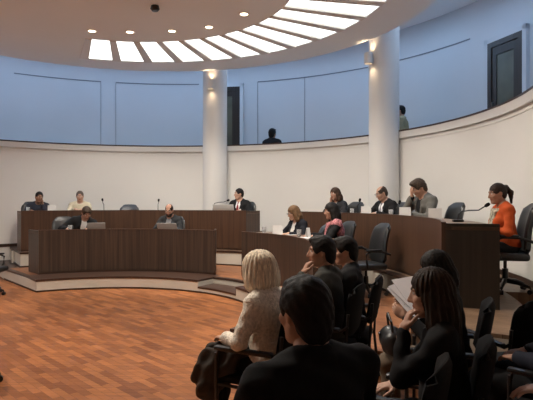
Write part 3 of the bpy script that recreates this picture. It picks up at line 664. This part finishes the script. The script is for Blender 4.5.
    if tk == 'jacket':
        jc = tor+limb(o+0.004, 0.03, False)
        # collar roll and two lapels
        cr = [at(0.078*math.sin(t), -0.012-0.068*math.cos(t), 0.485+0.018*math.cos(t)) for t in np.linspace(-2.0, 2.0, 11)]
        jc += [cap(a, b, 0.016, 0.016, 0.012) for a, b in zip(cr, cr[1:])]
        for q in (-1, 1): jc += [fcap(at(q*0.075, 0.045, 0.475), at(q*0.085, 0.115, 0.37), 0.024, 0.03, fw, 0.4, 0.008), fcap(at(q*0.085, 0.115, 0.37), at(q*0.02, 0.133, 0.20), 0.03, 0.010, fw, 0.4, 0.008)]
        vcut = neckcut+[(fcap(at(0, 0.16, 0.20), at(0, 0.12, 0.50), 0.005, 0.075, fw, 1.0), 0.008)]
        mesh_obj('jacket', [(*field_mesh(jc, h, vcut, wr, hem), 0)], [tc], root)
        o2 = 0.008
        sp = [ell(at(0, 0.006, 0.20), (0.14, 0.108+o2, 0.15), TR, 0.06), ell(at(0, 0.003, 0.34), ((0.150 if fem else 0.165), ch*0.83+o2+0.003, 0.155), TR, 0.06), fcap(at(-0.09, -0.012, 0.44), at(0.09, -0.012, 0.44), 0.066, 0.066, fw, 1.0, 0.05)]
        cr = [at(0.066*math.sin(t), -0.008-0.064*math.cos(t), 0.512-0.016*(1-math.cos(t))) for t in np.linspace(-2.7, 2.7, 15)]
        sp += [fcap(a, b, 0.019, 0.019, unit(a-at(0, 0, 0.5)), 0.45, 0.008) for a, b in zip(cr, cr[1:])]
        for S, E_, w, r, q in arms: sp.append(cap(w+(E_-w)*0.22, w+(E_-w)*0.03, 0.036*r, 0.036*r, 0.01))
        if fem: sp += [ell(at(q*0.06, 0.085, 0.31), (0.065, 0.064, 0.07), TR, 0.04) for q in (-1, 1)]
        mesh_obj('shirt', [(*field_mesh(sp, min(h, 0.011), [(cap(at(0, 0.012, 0.46), hd(0, 0.0, -0.02), 0.052, 0.058), 0.008)]), 0)], [pmat('cloth', shirt)], root)
        if tie: mesh_obj('tie', [(*field_mesh([ell(at(0, 0.078, 0.475), (0.017, 0.014, 0.018), TR, 0.01), fcap(at(0, 0.088, 0.455), at(0, 0.142, 0.34), 0.016, 0.028, fw, 0.35, 0.01), fcap(at(0, 0.142, 0.34), at(0, 0.14, 0.16), 0.028, 0.034, fw, 0.35, 0.01)], 0.008), 0)], [pmat('smooth', tie)], root)
    else:
        g = 0.006 if tk == 'shirt' else 0.012
        jc = tor+limb(o-0.003+(0.010 if tk == 'knit' else 0), 0.03, False)
        if tk == 'knit':
            jc += [ell(at(0, -0.02, 0.36), (0.205, 0.13, 0.17), TR, 0.06)]
            cr = [at(0.085*math.sin(t), -0.012-0.075*math.cos(t), 0.50+0.010*math.cos(t)) for t in np.linspace(-PI, PI, 15)]
            jc += [cap(a, b, 0.026, 0.026, 0.012) for a, b in zip(cr, cr[1:])]
            for S, E_, w, r, q in arms: jc.append(cap(w+(E_-w)*0.22, w+(E_-w)*0.08, 0.048, 0.050, 0.02))
        else:
            cr = [at(0.072*math.sin(t), -0.010-0.066*math.cos(t), 0.502-0.012*(1-math.cos(t))) for t in np.linspace(-2.6, 2.6, 13)]
            jc += [fcap(a, b, 0.017, 0.017, unit(a-at(0, 0, 0.5)), 0.5, 0.010) for a, b in zip(cr, cr[1:])]
        mesh_obj('cardigan' if tk == 'knit' else 'shirt', [(*field_mesh(jc, h, neckcut, wr, hem), 0)], [tc], root)
    if scarf:
        extra = [ell(at(0, -0.045, 0.335), (0.195, 0.105, 0.15), TR, 0.03), fcap(at(-0.15, -0.02, 0.45), at(0.15, -0.02, 0.45), 0.085, 0.085, fw, 1.0, 0.03)] if shawl else []
        cr = [at(0.098*math.sin(t), -0.005-0.085*math.cos(t), 0.485-0.02*(1-math.cos(t))) for t in np.linspace(-PI, PI, 17)]
        mesh_obj('shawl' if shawl else 'scarf', [(*field_mesh(extra+[cap(a, b, 0.03, 0.03, 0.02) for a, b in zip(cr, cr[1:])]+[fcap(at(0.03, 0.105, 0.44), at(0.05, 0.16, 0.24), 0.045, 0.05, fw, 0.45, 0.02), fcap(at(-0.03, 0.105, 0.44), at(-0.04, 0.16, 0.26), 0.04, 0.045, fw, 0.45, 0.02)], 0.011, neckcut, wr), 0)], [pmat('print', scarf)], root)
    mesh_obj('trousers', [(*field_mesh([ell(P+V3(0, 0, -0.005), (0.175, 0.135, 0.105), None, 0.05)]+legp(0.012, 0.03), h, (), wr), 0)], [pmat('cloth', bottom)], root)
    for f, (H0, K, A, q) in zip(feetp, leg):
        mesh_obj('shoe', [(*field_mesh([cap(f[0][1]+V3(0, -0.005, 0.01), f[0][2]+V3(0, 0.01, 0.004), 0.050, 0.040, 0.03), cap(A+V3(0, -0.01, 0.0), A+V3(0, 0, 0.05), 0.050, 0.052, 0.02)], 0.011, clip=lambda X: 0.002-X[..., 2]), 0)], [pmat('shoe', shoe)], root)
    if glasses:
        bm = B()
        for q in (-1, 1):
            c = hd(q*0.032, 0.108, 0.008); x, z = HR @ V3(1, 0, 0), HR @ V3(0, 0, 1)
            tube(bm, [c+x*0.024*math.cos(t)+z*0.017*math.sin(t) for t in np.linspace(0, 2*PI, 16, endpoint=False)], 0.0022, 6, True)
            tube(bm, [hd(q*0.056, 0.104, 0.012), hd(q*0.080, 0.06, 0.012), hd(q*0.084, -0.005, 0.008)], 0.002, 6)
        tube(bm, [hd(-0.009, 0.110, 0.010), hd(0.009, 0.110, 0.010)], 0.002, 6)
        obj('glasses', bm, M['plastic'], root)
    return root
# ------------------------------------------------------------------ things on the desks
def mic(label, loc, rz, rise=0.16, reach=0.30, tip=0.06):
    t = thing('gooseneck_microphone', label, 'microphone', loc, rz, 'gooseneck microphones')
    bm = B(); box(bm, (0, 0, 0.015), (0.09, 0.12, 0.03), bev=0.008); obj('base', bm, M['plastic'], t)
    bm = B(); pts = [(0, 0, 0.03), (0, 0.005, 0.03+rise*0.6), (0, reach*0.12, 0.03+rise*0.95), (0, reach*0.4, 0.03+rise*1.08), (0, reach*0.75, 0.03+rise*1.12), (0, reach, 0.03+rise*1.12+tip)]; tube(bm, pts, 0.0075, 8); obj('neck', bm, M['plastic'], t)
    bm = B(); a = Vector(pts[-1]); d = (a-Vector(pts[-2])).normalized(); tube(bm, [a-d*0.01, a, a+d*0.03, a+d*0.055, a+d*0.06], [0.008, 0.019, 0.023, 0.018, 0.006], 12); obj('windscreen', bm, M['fabric_k'], t)
    return t
def laptop(label, loc, rz, w=0.34, hgt=0.23, shell='silver', tilt=0.3):
    t = thing('laptop', label, 'laptop', loc, rz)       # user sits on the -Y side... screen hinge at +Y, its back faces +Y
    bm = B(); box(bm, (0, 0, 0.011), (w, 0.23, 0.018), bev=0.004); obj('keyboard_deck', bm, M[shell], t)
    R = Matrix.Rotation(-tilt, 3, 'X'); bm = B(); vs = box(bm, (0, 0, hgt/2), (w, 0.010, hgt), bev=0.004); bmesh.ops.rotate(bm, matrix=R, verts=bm.verts); bmesh.ops.translate(bm, vec=(0, 0.115, 0.018), verts=bm.verts); lid = obj('lid', bm, M[shell], t)
    bm = B(); box(bm, (0, -0.006, hgt/2), (w*0.93, 0.002, hgt*0.86)); bmesh.ops.rotate(bm, matrix=R, verts=bm.verts); bmesh.ops.translate(bm, vec=(0, 0.115, 0.018), verts=bm.verts); obj('screen', bm, M['screen'], lid)
    return t
def tumbler(label, loc):
    t = thing('drinking_glass', label, 'glass', loc, 0, 'water glasses on the desks')
    bm = B(); lathe(bm, [(0, 0.0), (0.027, 0.0), (0.036, 0.05), (0.038, 0.115), (0.035, 0.115), (0.033, 0.05), (0.025, 0.010), (0, 0.010)], n=20); obj('tumbler', bm, M['glass'], t)
    bm = B(); lathe(bm, [(0, 0.011), (0.0245, 0.011), (0.0315, 0.05), (0.0320, 0.062), (0, 0.062)], n=20); obj('water', bm, M['glass'], t)
    return t
def card(label, loc, rz, w=0.17, hgt=0.14):
    t = thing('name_card', label, 'name card', loc, rz, 'folded white name cards')
    bm = B(); a = 0.045
    for s in (-1, 1):
        v = [bm.verts.new(p) for p in ((-w/2, s*a, 0), (w/2, s*a, 0), (w/2, s*0.002, hgt), (-w/2, s*0.002, hgt), (-w/2, s*(a-0.003), 0), (w/2, s*(a-0.003), 0), (w/2, 0, hgt-0.003), (-w/2, 0, hgt-0.003))]
        for f in ((0, 1, 2, 3), (7, 6, 5, 4), (0, 1, 5, 4), (1, 2, 6, 5), (2, 3, 7, 6), (3, 0, 4, 7)): bm.faces.new([v[i] for i in f])
    obj('folded_card', bm, M['paper'], t, False)
    return t
def sheets(name, label, loc, rz, w=0.21, l=0.297, n=4, cat='papers', tiltm=None):
    bm = B(); rr = random.Random(hash(label) % 1000 if False else len(label))
    for i in range(n): box(bm, (rr.uniform(-0.008, 0.008), rr.uniform(-0.008, 0.008), 0.0012+i*0.0022), (w, l, 0.002), Matrix.Rotation(rr.uniform(-0.06, 0.06), 3, 'Z'))
    o = obj(name, bm, M['paper'], None, False); o.location = loc; o.rotation_euler = (0, 0, rz); return tag(o, label, cat)
def on(px, r, z): p = ray_circle(px, r); return (p.x, p.y, z)
ZWF, ZWFR, ZWR = ZF-0.03, ZF-0.012, ZR-0.03
def to_c(p): return face_dir(p, C)
# ------------------------------------------------------------------ council members
def member(label, px, r, z, chair='black', chlab=None, chpx=None, turn=0.0, chturn=0.0, **kw):
    p = on(px, r, z); rz = to_c(p)+turn
    q = p if chpx is None else on(chpx, r+0.03, z)
    if chlab: put_chair(chair, q, to_c(q)+chturn, chlab)
    return person(label, p, rz, deskz=kw.pop('dz', (ZWR-Z2 if z == Z2 else ZWF-Z1)/kw.get('s', 1)), group=None, **kw)
SK1, SK2, SK3 = (0.40, 0.22, 0.15), (0.52, 0.31, 0.22), (0.30, 0.16, 0.10)
BLK, DBR, GRY = (0.010, 0.008, 0.007), (0.045, 0.025, 0.015), (0.12, 0.10, 0.085)
RB, RF_ = 5.36, 3.92
member('man with short black hair in dark blue shirt, cheek on hand, at far left', 38, RB, Z2, 'black', 'black swivel chair behind the man in the dark blue shirt', 33, s=0.95, lean=0.16, head=(0.15, 0.15, -0.12), L=('cheek',), R=('desk',), skin=SK3, hair=('short', BLK), top=('shirt', (0.030, 0.032, 0.045)))
member('man with grey hair in a pale yellow shirt, hands together at the back left desk', 80, RB, Z2, 'grey', 'grey swivel chair behind the man in the pale yellow shirt', None, s=0.96, lean=0.05, head=(0.0, 0.1, 0), R=('desk', (-0.07, -0.02, 0.03)), L=('desk', (0.09, -0.02, 0.03)), skin=SK2, hair=('short', (0.10, 0.08, 0.065)), top=('shirt', (0.60, 0.53, 0.39)))
member('brown-haired man in a dark suit bent over a laptop at the front left desk', 80, RF_, Z1, 'black', 'black swivel chair behind the man bent over his laptop', 64, s=1.0, lean=0.42, side=-0.20, head=(0.30, 0.70, 0), torso=0.0, R=('desk', (0.05, 0, 0)), L=('desk',), skin=SK1, hair=('thick', (0.05, 0.032, 0.02)), top=('jacket', (0.016, 0.017, 0.019)))
member('balding bearded man in a dark suit looking down at his laptop', 171, RF_, Z1, 'black', 'black swivel chair behind the bearded man', None, s=0.98, lean=0.10, head=(0.05, 0.42, 0), R=('desk', (-0.06, 0, 0.03)), L=('desk', (0.05, 0, 0)), skin=SK1, hair=('bald', BLK), beard=(0.02, 0.016, 0.014), top=('jacket', (0.024, 0.025, 0.027)), shirt=(0.20, 0.20, 0.21))
member('man in a black suit and red tie looking left at the back left desk end', 240, RB, Z2, 'black', 'black swivel chair behind the man in the red tie', 243, s=1.0, lean=0.02, head=(-0.75, 0.05, 0), R=('desk', (0.0, -0.03, 0)), L=('desk', (0, -0.05, 0)), skin=SK2, hair=('short', BLK), top=('jacket', (0.013, 0.013, 0.014)), shirt=(0.72, 0.71, 0.70), tie=(0.22, 0.015, 0.02))
member('fair-haired woman in glasses, dark jacket and white top at the front right desk', 301, RF_, Z1, 'grey', 'grey blue swivel chair between the two women at the front right desk', 316, s=0.97, lean=0.20, head=(-0.35, 0.30, 0), fem=True, R=('desk', (0.02, 0, 0)), L=('desk', (0, 0, 0)), skin=SK2, hair=('long', (0.15, 0.085, 0.042), 0.10), top=('jacket', (0.012, 0.013, 0.018)), shirt=(0.75, 0.73, 0.70), glasses=True)
member('woman with long black hair and a pink patterned shawl in profile at front right desk', 337, 3.95, Z1, 'black', 'black swivel chair behind the woman in the pink patterned shawl', 334, turn=-0.30, s=1.0, lean=0.10, head=(0.12, 0.15, 0), fem=True, R=('desk',), L=('desk', (0, 0, 0)), skin=SK1, hair=('long', BLK, 0.26), top=('jacket', (0.011, 0.011, 0.012)), scarf=(0.40, 0.16, 0.17), shawl=True)
member('woman with wavy brown hair resting her cheek on her hand at back right desk', 339, RB, Z2, 'black', 'black swivel chair behind the brown-haired woman at the back right desk', 347, s=0.99, lean=0.12, head=(-0.1, 0.08, 0.15), fem=True, R=('cheek',), L=('desk',), skin=SK1, hair=('long', (0.045, 0.022, 0.012), 0.10), top=('jacket', (0.022, 0.023, 0.026)), shirt=(0.6, 0.58, 0.56))
member('balding man with glasses in a black suit and grey tie reading at back right desk', 388, RB, Z2, 'black', 'black swivel chair behind the balding man with glasses', 391, s=1.0, lean=0.14, head=(-0.30, 0.40, 0), turn=-0.0, R=('desk', (-0.02, 0.02, 0)), L=('desk', (0, 0.0, 0)), skin=SK2, hair=('bald', (0.05, 0.035, 0.025)), top=('jacket', (0.012, 0.012, 0.013)), shirt=(0.68, 0.68, 0.70), tie=(0.20, 0.20, 0.22), glasses=True)
member('man in a grey tweed suit bowing his head onto his hand at back right desk', 430, RB+0.02, Z2, 'black', 'black swivel chair right of the man in the grey suit', 441, s=1.08, lean=0.22, head=(-0.10, 0.55, -0.10), R=('brow',), L=('desk', (0.05, -0.02, 0)), skin=SK2, hair=('thick', (0.06, 0.04, 0.028)), top=('jacket', (0.135, 0.130, 0.118)), shirt=(0.02, 0.02, 0.022), bottom=(0.10, 0.098, 0.09))
q = on(408, 5.85, Z2); put_chair('grey', q, to_c(q)+0.2, 'empty grey swivel chair between the man with glasses and the man in the grey suit')
q = on(128, 5.42, Z2); put_chair('grey', q, to_c(q), 'empty grey blue swivel chair at the back left desk')
q = on(366, 4.12, Z1); put_chair('black', q, to_c(q)+0.12, 'empty black swivel chair at the right end of the front right desk')
pw = on(508, 5.49, Z2)
put_chair('black', (pw[0]-0.03, pw[1]+0.01, Z2), to_c(pw)-0.1, 'black swivel chair holding the woman in the orange sweater')
person('woman with a dark ponytail in an orange sweater and patterned scarf at right end', pw, to_c(pw)+0.05, s=0.96, bulk=0.02, lean=0.16, head=(0.1, 0.20, 0), fem=True, R=('desk', (0, -0.1, -0.06)), L=('desk', (0.04, -0.12, -0.06)), deskz=0.80, skin=SK1, hair=('tail', (0.028, 0.016, 0.012)), top=('shirt', (0.52, 0.085, 0.020)), scarf=(0.40, 0.36, 0.28))
# ------------------------------------------------------------------ gallery visitors
for px, r, z, kw in ((272, 6.33, ZG, dict(label='person with dark hair and dark top seated behind the rail upstairs', turn=3.1, s=1.03, hair=('thick', BLK), top=('shirt', (0.014, 0.015, 0.02)), skin=SK3)),
                     (405, 6.48, ZG, dict(label='person in an olive jacket seated upstairs beside the right column', turn=-0.95, s=1.0, lean=0.15, hair=('short', BLK), top=('jacket', (0.34, 0.29, 0.18)), skin=SK1, shirt=(0.3, 0.27, 0.2), seat=0.72))):
    p = ray_circle(px, r, CW); turn = kw.pop('turn'); lab = kw.pop('label'); rz = face_dir(p, CW)+turn
    if px < 300: put_chair('visitor', (p.x, p.y, z), rz, 'black chair behind the upstairs rail holding the dark-haired person', 'chairs upstairs')
    else:
        t = thing('stool', 'dark stool behind the upstairs rail under the person in the olive jacket', 'stool', (p.x, p.y, z), rz)
        bm = B(); box(bm, (0, 0, 0.695), (0.38, 0.36, 0.05), bev=0.015); obj('seat', bm, M['walnut_d'], t)
        for sx in (-1, 1):
            for sy in (-1, 1): bm = B(); cyl(bm, (sx*0.17, sy*0.16, 0), (sx*0.14, sy*0.13, 0.68), 0.016); obj('leg', bm, M['walnut_d'], t)
    person(lab, (p.x, p.y, z), rz, R=('lap',), L=('lap',), h=0.016, **kw)
# ------------------------------------------------------------------ audience
def seat_at(px, d): return ((px-266.5)/520*d, d, 0)
def guest(label, px, d, dr, chlab, chairoff=(0, 0), chturn=0.0, **kw):
    p = seat_at(px, d); rz = math.atan2(-dr[0], dr[1]); chairoff = (chairoff[0]+dr[0]*0.05, chairoff[1]+dr[1]*0.05)
    if chlab: put_chair('visitor', (p[0]+chairoff[0], p[1]+chairoff[1], 0), rz+chturn, chlab)
    return person(label, p, rz, **kw), p, rz
A1, pA1, rA1 = guest('woman with a blonde bob in a cream knitted cardigan seen from behind', 270, 3.52, (-0.90, 0.44), 'black audience chair under the woman in the cream cardigan', s=0.93, lean=0.12, head=(-0.25, 0.10, 0), fem=True, R=('lap',), L=('lap', (-0.02, 0.02, 0.03)), skin=SK2, bulk=0.02, hair=('bob', (0.85, 0.74, 0.57)), top=('knit', (0.82, 0.75, 0.64)), bottom=(0.012, 0.012, 0.013), h=0.011)
A2, pA2, rA2 = guest('man with thick black hair in black clothes, nearest person, seen from behind', 317, 1.84, (-0.55, 0.84), 'black audience chair under the nearest man in black', s=0.985, lean=0.08, head=(0.02, 0.10, 0), R=('lap',), L=('lap',), skin=SK1, bulk=0.045, hair=('thick', (0.008, 0.007, 0.007)), top=('jacket', (0.008, 0.008, 0.009)), shirt=(0.012, 0.012, 0.013), bottom=(0.01, 0.01, 0.011), h=0.011)
A3, pA3, rA3 = guest('man in a dark olive grey suit holding his chin, seen from behind', 331, 4.15, (-0.92, 0.38), 'black audience chair under the man holding his chin', s=0.98, lean=0.10, head=(0.35, 0.05, 0), L=('chin',), R=('lap',), skin=SK1, hair=('thick', (0.010, 0.008, 0.007)), top=('jacket', (0.050, 0.050, 0.044)), bottom=(0.03, 0.03, 0.028), h=0.012)
A4, pA4, rA4 = guest('man in a black suit with white collar sitting beyond the olive-suited man', 352, 4.55, (-0.96, 0.28), 'black audience chair under the man in the black suit with white collar', s=0.955, lean=0.06, head=(0.25, 0.12, 0), R=('lap',), L=('lap',), skin=SK2, hair=('thick', (0.010, 0.008, 0.007)), top=('jacket', (0.018, 0.018, 0.019)), bottom=(0.016, 0.016, 0.018), h=0.012)
A5, pA5, rA5 = guest('woman with long brown hair in black holding her hand to her mouth', 449, 2.52, (-0.93, 0.36), 'black audience chair under the woman with long brown hair', (-0.06, 0.0), s=0.945, lean=0.10, head=(0.05, 0.12, 0), fem=True, L=('chin',), R=('lap',), skin=SK2, hair=('long', (0.030, 0.019, 0.013), 0.30), top=('shirt', (0.011, 0.011, 0.012)), bottom=(0.03, 0.03, 0.033), h=0.011)
A6, pA6, rA6 = guest('person with black hair reading loose papers beyond the brown-haired woman', 452, 3.50, (-0.93, 0.36), 'black audience chair under the person reading papers', s=0.945, lean=0.10, head=(0.10, 0.35, 0), fem=True, R=('hold', (0, -0.12, 0)), L=('hold', (0, -0.12, -0.05)), skin=SK2, hair=('long', BLK, 0.05), top=('jacket', (0.012, 0.012, 0.013)), bottom=(0.16, 0.12, 0.085), h=0.012)
A7, pA7, rA7 = guest('person in a dark navy jacket cut off by the right edge of the photo', 573, 2.98, (-0.75, 0.66), 'black audience chair under the person in the navy jacket', s=0.97, lean=0.05, R=('lap',), L=('lap',), skin=SK1, hair=('short', BLK), top=('jacket', (0.014, 0.016, 0.026)), bottom=(0.010, 0.010, 0.011), h=0.014)
A8, pA8, rA8 = guest('person outside the right edge whose bare hand shows at the bottom corner', 652, 2.28, (-0.93, 0.36), 'black audience chair at the bottom right corner', s=0.98, lean=0.05, L=('arm', (0, 0.22, 0.145)), R=('lap',), skin=(0.60, 0.40, 0.33), hair=('short', BLK), top=('jacket', (0.02, 0.02, 0.022)), bottom=(0.012, 0.012, 0.013), h=0.014)
put_chair('visitor', (0.47, 2.26, 0), math.atan2(0.9, 0.43), 'empty black audience chair in the foreground, right of the nearest man')
put_chair('visitor', (1.78, 3.68, 0), math.atan2(0.2, 0.98), 'empty black audience chair left of the person in navy')
# ------------------------------------------------------------------ desk things, continued
def look(p): return math.atan2(p[0], -p[1])
p = on(104, 4.95, ZWR); mic('gooseneck microphone at the back left desk beside the man in pale yellow', p, to_c(p)+PI+0.6, 0.14, 0.06, 0.06)
p = on(158, 4.95, ZWR); mic('gooseneck microphone at the back left desk behind the bearded man', p, to_c(p)+PI, 0.14, 0.06, 0.05)
p = on(213, 4.95, ZWR); mic('long gooseneck microphone bending towards the man in the red tie', p, -PI/2+0.25, 0.17, 0.32, 0.03)
p = on(396, 4.95, ZWR); mic('gooseneck microphone right of the balding man with glasses', p, to_c(p)+PI, 0.11, 0.06, 0.05)
p = on(357, 4.95, ZWR); mic('gooseneck microphone beside the brown-haired woman at the back right desk', p, to_c(p)+PI, 0.14, 0.06, 0.05)
p = on(458, 4.95, ZWR); mic('long gooseneck microphone pointing towards the woman in orange', p, -PI/2-0.1, 0.10, 0.32, 0.05)
p = on(97, 3.52, ZWF); laptop('grey laptop in front of the man bent over at the front left desk', p, to_c(p), 0.34, 0.16, tilt=0.5)
p = on(170, 3.52, ZWF); laptop('grey laptop in front of the bearded man at the front left desk', p, to_c(p), 0.40, 0.15, tilt=0.5)
p = on(226, 4.98, ZWR); laptop('white laptop in front of the man in the red tie', p, to_c(p), 0.50, 0.16, 'lightgrey', 0.35)
for px, r, z, lab in ((28, 4.85, ZWR, 'water glass on the back left desk beside the man in dark blue'), (70, 3.40, ZWF, 'water glass on the front left desk by the man bent over'), (352, 4.80, ZWR, 'water glass on the back right desk beside the brown-haired woman'),
                      (391, 4.80, ZWR, 'water glass on the back right desk by the balding man'), (299, 3.42, ZWFR, 'water glass on the front right desk before the blonde woman'), (264, 3.38, ZWFR, 'small water glass near the left end of the front right desk')):
    tumbler(lab, on(px, r, z))
for px, r, z, dz, lab in ((277.5, 3.42, ZWFR, 0, 'white name card near the left end of the front right desk'), (366, 4.85, ZWR, 0, 'white name card between the brown-haired woman and the balding man'), (405, 4.85, ZWR, 0, 'white name card left of the man in the grey suit'),
                          (435, 4.85, ZWR, 0, 'white name card in front of the man in the grey suit'), (308, 3.44, ZWFR, 1, 'narrow white card standing on edge in front of the blonde woman'), (52, 4.85, ZWR, 0, 'white name card on the back left desk near the man in dark blue')):
    p = on(px, r, z); card(lab, p, look(p)+(0.1 if dz == 0 else 0.6), 0.17 if not dz else 0.06, 0.155)
sheets('loose_papers', 'white papers spread on the end of the front right desk', on(306, 3.36, ZWFR), 0.5, n=5)
sheets('paper_sheet', 'white sheet under the hands of the balding man', on(376, 5.0, ZWR), 0.3, n=2)
sheets('loose_papers', 'papers between the hands of the blonde woman', on(289, 3.55, ZWFR), 0.9, n=2)
# ------------------------------------------------------------------ things held or laid down in the audience
def lf(p, rz, v, s=1.0): w = Matrix.Rotation(rz, 3, 'Z') @ Vector(v); return Vector(p)+w*s
bm = B()
for i, (a, b) in enumerate(((0.0, 0.0), (0.12, 0.03), (-0.10, 0.02))): box(bm, (0.03*i-0.02, 0.02*i, 0.004*i), (0.21, 0.297, 0.002), Matrix.Rotation(a, 3, 'Z') @ Matrix.Rotation(b, 3, 'Y'))
o = obj('loose_papers', bm, M['sheet'], None, False); o.location = lf(pA6, rA6, (-0.02, 0.26, 0.97), 0.945); o.rotation_euler = (0.65, -0.15, 0.5); tag(o, 'loose white papers held open by the black-haired reader', 'papers')
# coat on the lap of the woman in the cream cardigan
def coat():
    P = [ell((0, 0.24, 0.615), (0.22, 0.20, 0.045), None, 0.05), ell((-0.20, 0.32, 0.52), (0.055, 0.17, 0.14), None, 0.05), ell((-0.21, 0.40, 0.40), (0.045, 0.11, 0.15), None, 0.05), ell((0.02, 0.47, 0.54), (0.20, 0.06, 0.09), None, 0.05), cap((-0.15, 0.12, 0.63), (0.12, 0.34, 0.655), 0.035, 0.045, 0.03), cap((-0.215, 0.20, 0.60), (-0.235, 0.42, 0.36), 0.035, 0.045, 0.02), cap((-0.1, 0.44, 0.62), (-0.18, 0.5, 0.40), 0.04, 0.05, 0.03)]
    fold = lambda X, v: v+np.where(np.abs(v) < 0.05, 0.008*np.sin(X[..., 1]*48+X[..., 2]*26+4*X[..., 0])+0.006*np.sin(X[..., 0]*60+X[..., 2]*35+2), 0)
    o = mesh_obj('folded_coat', [(*field_mesh(P, 0.011, (), fold), 0)], [pmat('cloth', (0.052, 0.043, 0.036))]); o.location = pA1; o.rotation_euler = (0, 0, rA1); o.scale = (0.93,)*3
    tag(o, 'dark brown coat draped over the lap of the blonde woman', 'coat')
coat()
# handbag by the reader
def bag():
    c = lf(pA6, rA6, (-0.06, 0.42, 0.60), 0.945)
    t = thing('handbag', 'shiny black handbag on the lap of the person reading papers', 'bag', c, rA6+0.3)
    wr = lambda X, v: v+0.006*np.sin(X[..., 0]*40+X[..., 2]*25)
    a = mesh_obj('bag_body', [(*field_mesh([ell((0, 0, 0.075), (0.15, 0.075, 0.085), None, 0.03), cap((-0.11, 0, 0.03), (0.11, 0, 0.03), 0.05, 0.05, 0.03)], 0.009, (), wr), 0)], [M['leather']], t)
    bm = B(); tube(bm, [(-0.09, 0, 0.14), (-0.08, 0.01, 0.21), (0, 0.02, 0.25), (0.08, 0.01, 0.21), (0.09, 0, 0.14)], 0.009, 8); obj('strap', bm, M['leather'], t)
    bm = B(); box(bm, (0.0, 0.078, 0.11), (0.03, 0.012, 0.02), bev=0.004); obj('clasp', bm, M['chrome'], t)
bag()
# chair and speaker stand cut off by the left edge
put_chair('black', (-4.71, 8.75, 0), -PI/2, 'black chair cut off by the left edge beside the dais steps', 'chairs cut off by the left edge')
put_chair('black', (-2.61, 4.45, 0), math.atan2(-0.89, 0.456), 'black chair outside the bottom left edge, one caster showing', 'chairs cut off by the left edge')
